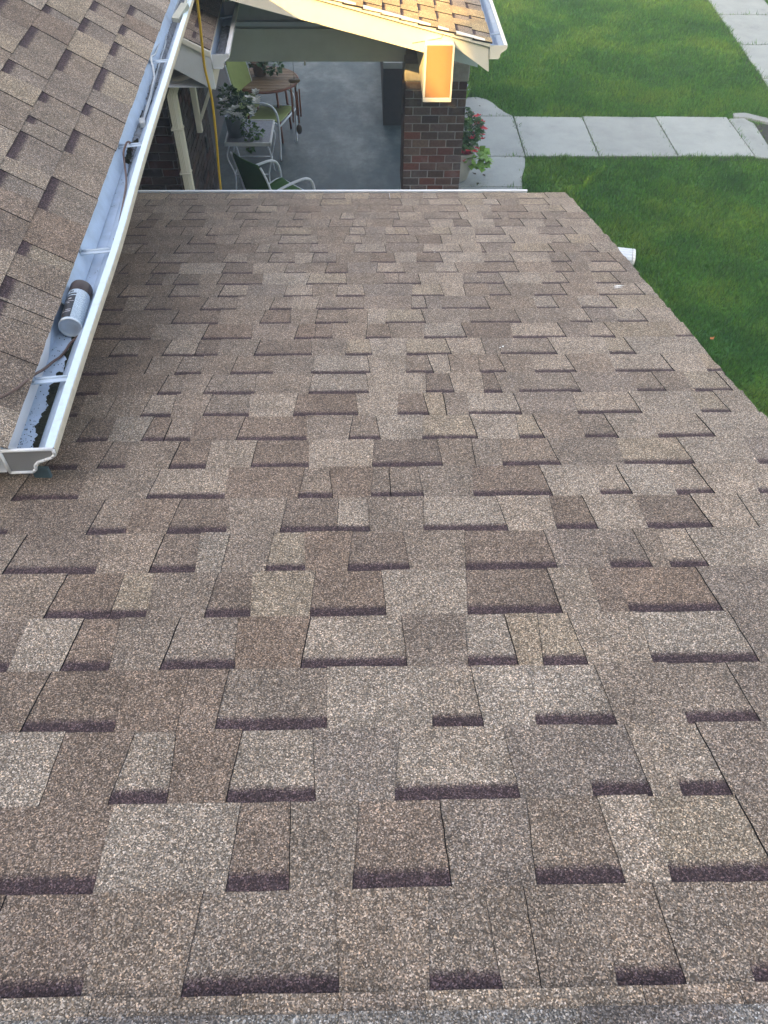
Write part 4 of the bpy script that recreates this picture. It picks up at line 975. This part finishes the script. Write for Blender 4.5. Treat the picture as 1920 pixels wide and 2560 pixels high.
for i in range(5): flower(fp, (.07 + rnd.uniform(-.03, .03), -.205 + rnd.uniform(-.01, .01), .12 + rnd.uniform(-.03, .04)), .042, M_WPET, 40 + i)
# pot on the round table
tp_ = empty('table_flowerpot', (-1.27, 10.10, .953)); tag(tp_, 'red flowered pot plant on the round wooden table', 'plant')
b = MB(); b.lathe([(0, 0), (.07, 0), (.09, .13), (.098, .13), (.098, .155), (.085, .15), (0, .13)], 20, cap=False); b.build('pot', M_WOOD, tp_)
stems(tp_, (0, 0, .13), [(rnd.uniform(-.12, .12), rnd.uniform(-.12, .12), rnd.uniform(.22, .36)) for _ in range(9)])
leaves('foliage', tp_, [((0, 0, .22), (.15, .14, .12)), ((.16, -.06, .12), (.12, .08, .07))], 260, .05, M_LEAFD, 8)
for i in range(7): flower(tp_, (rnd.uniform(-.08, .08), rnd.uniform(-.08, .08), rnd.uniform(.33, .42)), .05, M_PINK, 70 + i)
# wind chime hanging from the cross beam
wc = empty('wind_chime', (-.645, 7.55, 1.825)); tag(wc, 'wooden wind chime with a dark oval sail hanging in the porch', 'wind chime')
b = MB(); b.lathe([(0, -.005), (.052, -.005), (.054, 0), (.052, .006), (0, .006)], 24, cap=False); b.build('disc', M_WOOD, wc)
b = MB(); b.tube([(0, 0, .006), (0, 0, .26)], .0015, 5); b.build('cord', M_BLACK, wc)
for k, (a, L_, dz) in enumerate(((3.6, .30, .03), (.4, .24, .05), (1.6, .26, .03), (2.6, .22, .06), (5.2, .28, .05))):
    x, y = .040*math.cos(a), .040*math.sin(a); b = MB(); b.tube([(x, y, -.03-dz), (x, y, -.03-dz-L_)], .0075, 10); b.build('rod', M_ROD, wc)
    b = MB(); b.tube([(x, y, -.03-dz), (x, y, 0)], .001, 4); b.build('string', M_BLACK, wc)
b = MB(); b.tube([(.01, 0, 0), (.012, 0, -.40)], .001, 4); b.build('sail_string', M_BLACK, wc)
b = MB(); b.lathe([(0, -.004), (.5, -.004), (.5, .004), (0, .004)], 24, Matrix.Translation((.012, 0, -.43)) @ Matrix.Rotation(math.pi/2, 4, 'X') @ Matrix.Diagonal((.052, .088, 1, 1)), cap=False); b.build('sail', M_CAP, wc)

# stone pot and flowers beside the pier
sp_ = empty('stone_pot', (1.095, 9.42, .012)); tag(sp_, 'pale round stone pot on the walkway behind the brick pier', 'pot')
b = MB(); b.lathe([(0, 0), (.15, 0), (.17, .02), (.215, .16), (.225, .26), (.222, .34), (.232, .35), (.232, .372), (.205, .372), (.19, .33), (0, .32)], 36, cap=False); b.build('pot_body', M_POT, sp_)
rf = empty('red_flower_plant', (1.14, 9.42, .34)); tag(rf, 'red flowered plant with lime leaves growing in the stone pot', 'plant')
stems(rf, (0, 0, 0), [(rnd.uniform(-.16, .22), rnd.uniform(-.2, .2), rnd.uniform(.15, .45)) for _ in range(16)])
leaves('foliage', rf, [((.03, .02, .18), (.19, .19, .16)), ((-.02, .05, .36), (.13, .12, .14)), ((.12, 0, .25), (.13, .14, .12))], 620, .06, M_LEAFD, 15)
leaves('lime_foliage', rf, [((.18, -.14, -.02), (.10, .08, .09)), ((.24, -.10, -.06), (.08, .07, .08))], 60, .10, M_LEAFL, 16, asp=.6)
leaves('lime_foliage', rf, [((-.04, .0, .30), (.14, .14, .16))], 24, .07, M_LEAFL, 17)
b = MB()
for k in range(14):
    a = rnd.uniform(-.35, .35); b.tube(smooth_path([(-.06, .10, .1), (-.04 + a*.1, .12, .40), (.02 + a*.22, .16 + a*.05, .70 + rnd.uniform(-.1, .06))], 5), [.006]*10 + [.001], 4)
o = b.build('grass_spike', M_LEAFL, rf); o['kind'] = 'stuff'
for i in range(26): 
    a = rnd.uniform(-1.4, 1.2); q = rnd.uniform(.16, .27)
    flower(rf, (q*math.cos(a) + .02, q*math.sin(a) - .02, rnd.uniform(.02, .40)), .045, M_RED, 200 + i)
for i in range(8): flower(rf, (rnd.uniform(-.05, .14), -.2 + rnd.uniform(-.04, .04), .02 + rnd.uniform(-.04, .05)), .045, M_RED, 300 + i)
yp = empty('yellow_green_plant', (1.28, 12.05, .0)); tag(yp, 'loose yellow green plant at the lawn edge beyond the pier', 'plant')
stems(yp, (0, 0, 0), [(rnd.uniform(-.2, .2), rnd.uniform(-.2, .2), rnd.uniform(.3, .7)) for _ in range(12)])
leaves('foliage', yp, [((0, 0, .35), (.20, .20, .32)), ((.05, .1, .7), (.12, .12, .14))], 330, .06, M_LEAFY, 21)
flower(yp, (.08, .15, .95), .06, M_PINK, 400); flower(yp, (.0, .05, .80), .05, M_YEL, 401)
for i in range(7): flower(yp, (.12 + rnd.uniform(-.04, .05), -.22 + rnd.uniform(-.04, .04), .12 + rnd.uniform(-.07, .07)), .075, M_LILAC, 410 + i)

# corrugated white downspout end on the lawn beyond the rake
we = empty('downspout_extension', (2.66, 7.57, .0)); tag(we, 'white ribbed downspout end poking out past the roof edge onto the lawn', 'downspout')
b = MB(); V = []; n_ = 11; prof_ = []
for i in range(n_): prof_.append((-.11 + .22*i/(n_-1), .105 + (.008 if i % 2 else 0) - .03*abs(-1 + 2*i/(n_-1))**3))
loop = [(-.115, .03)] + prof_ + [(.115, .03), (.10, .012), (-.10, .012)]
dirx = Vector((.97, -.22, 0)).normalized(); side = Vector((-dirx.y, dirx.x, 0))
b.prism([dirx*-.7 + side*y + Vector((0, 0, z)) for y, z in loop], dirx*.93); b.build('pipe', paint('white_vinyl', (.66, .70, .72), .4, .4, .4, 22, dcol=(.40, .42, .42)), we, bevel=.002)
b = MB(); b.prism([dirx*.235 + side*y*1.02 + Vector((0, 0, z*1.01)) for y, z in loop], dirx*.03); b.build('collar', M_WHITE, we, bevel=.004)
# fallen leaves
def leaf(loc, size, mat, label, rz):
    V = [(0, 0, .004), (.35, .25, .02), (.6, .08, .008), (1, .0, .03), (.6, -.12, .006), (.3, -.3, .025)]
    o_ = mesh_obj('fallen_leaf', [Vector(v)*size for v in V], [(0, 1, 2), (0, 2, 3), (0, 3, 4), (0, 4, 5)], mat); o_.location = loc; o_.rotation_euler = (0, 0, rz); tag(o_, label, 'leaf'); return o_
p = atZ(1775, 848, .04); leaf(p, .075, M_ORLEAF, 'single orange brown leaf on the grass beyond the roof edge', .6)
for i, (x, y, lab) in enumerate(((1195, 423, 'dark curled leaf on the slab nearest the stone pot'), (1190, 436, 'long dark leaf under the lime leaves on the slab'), (1208, 435, 'dark leaf furthest right of those by the stone pot'),
        (1196, 456, 'dark leaf on the slab close to the eave line'), (1169, 268, 'dark leaf on the curved slab close to the pier'), (1200, 266, 'dark leaf in the middle of the curved slab'), (1279, 288, 'dark leaf at the lawn corner of the curved slab'), (1653, 318, 'brown leaf on the third joint of the walkway'))):
    p = atZ(x, y, .014); o = leaf(p, .075 if i < 4 else .05, M_DEAD, lab, rnd.uniform(0, 6))

# ------------------------------------------------------------------ unseen blockers added behind the viewer to keep sun off the roof
hs = empty('shade_blocker', (0, -12.8, 0)); tag(hs, 'added unseen building far behind the viewer whose bulk keeps the roof in shade', 'blocker')
b = MB(); b.box(-46, 26, -13.6, -12, -.05, 15.36); o = b.build('wall', paint('bounce_white', (.80, .80, .78), .8, .2, .1, 1)); under(hs, o)  # added blocker body, white to bounce skylight back onto the porch
b = MB(); b.prism([(x_ - 7.0, -13.0, z_ + 7.33) for x_, z_ in ((-7.0, 8.33), (-6.6, 8.39), (-6.3, 8.62), (-6.05, 8.75), (-5.8, 8.66), (-5.62, 8.55), (-5.47, 8.42), (-5.46, 8.19), (-5.22, 8.19), (-5.21, 8.66), (-5.02, 8.62), (-4.92, 9.0), (12, 9.0), (12, 7.9), (-7.0, 7.9))], (0, .98, 0)); o = b.build('roof', M_DECK); under(hs, o)  # added outline, notched so that sun reaches only the porch front
def crown(x, z, r_, k, parent, dep=1.0):
    bm = bmesh.new(); bmesh.ops.create_icosphere(bm, subdivisions=4, radius=1)
    for v in bm.verts:
        q = v.co.normalized(); f_ = 1 + .05*math.sin(q.x*9+k)*math.sin(q.z*8)+.04*math.sin(q.z*15+q.x*11+k); v.co = Vector((q.x*r_*f_, q.y*r_*dep, q.z*r_*f_)) + Vector((x, 0, z))
    me = bpy.data.meshes.new('crown'); bm.to_mesh(me); bm.free(); me.materials.append(M_CROWN); link(bpy.data.objects.new('crown', me), parent)
def tree(x, blobs, lab):  # added out of view; crowns placed to shape the sun gap
    tr = empty('blocker_tree', (x, -14.2, 0)); tag(tr, lab, 'tree', 'added trees behind the shade blocker')
    zt = max(b_[1] for b_ in blobs)
    b = MB(); b.tube([(0, 0, 0), (.1, 0, zt*.5), (0, .1, zt)], [.4, .3, .1], 10); b.build('blocker_trunk', M_BARK, tr)
    for k, (bx, bz, br_r) in enumerate(blobs): crown(bx - x, bz, br_r, k + x, tr)
# shift of the line of shade from the plane y=-2 to the trees' plane
KT = (14.2 - 2) / (math.cos(R(SUN_AZ))*math.cos(R(SUN_EL))); DX = -KT*math.sin(R(SUN_AZ))*math.cos(R(SUN_EL)); DZ = KT*math.sin(R(SUN_EL))
def W(l): return [(x + DX, z + DZ, r_) for x, z, r_ in l]
tree(DX - 3, W([(-4.2, 9.50, 1.24), (-5.1, 10.5, 1.25), (-6.05, 11.5, 1.25), (-2.6, 11.2, 2.4), (-4.2, 13.2, 2.2), (-6.9, 13.4, 2.2)]), 'added unseen tree in the middle of the row behind the shade blocker')
tree(DX - 9, W([(-8.62, 10.05, 1.35), (-9.2, 11.6, 2.4), (-9.4, 14.2, 2.4), (-11.5, 12, 3)]), 'added unseen tree at the left of the row behind the shade blocker')
tree(DX + 1, W([(.8, 10.5, 3.2), (-1.2, 13.0, 2.4), (3.5, 10.0, 3.0)]), 'added unseen tree at the right of the row behind the shade blocker')

# ------------------------------------------------------------------ thin even haze, added to lift the far parts like a lens veil
hz = MB(); hz.box(-61, 61, -41, 91, -1.2, 34)
m, n, l, b_ = new_mat('veil_volume'); n.remove(b_)
pv = n.new('ShaderNodeVolumePrincipled'); pv.inputs['Density'].default_value = .0065; pv.inputs['Color'].default_value = (.93, .97, .97, 1)
l.new(pv.outputs[0], n['Material Output'].inputs['Volume'])
o = hz.build('added_haze', m); o['kind'] = 'stuff'
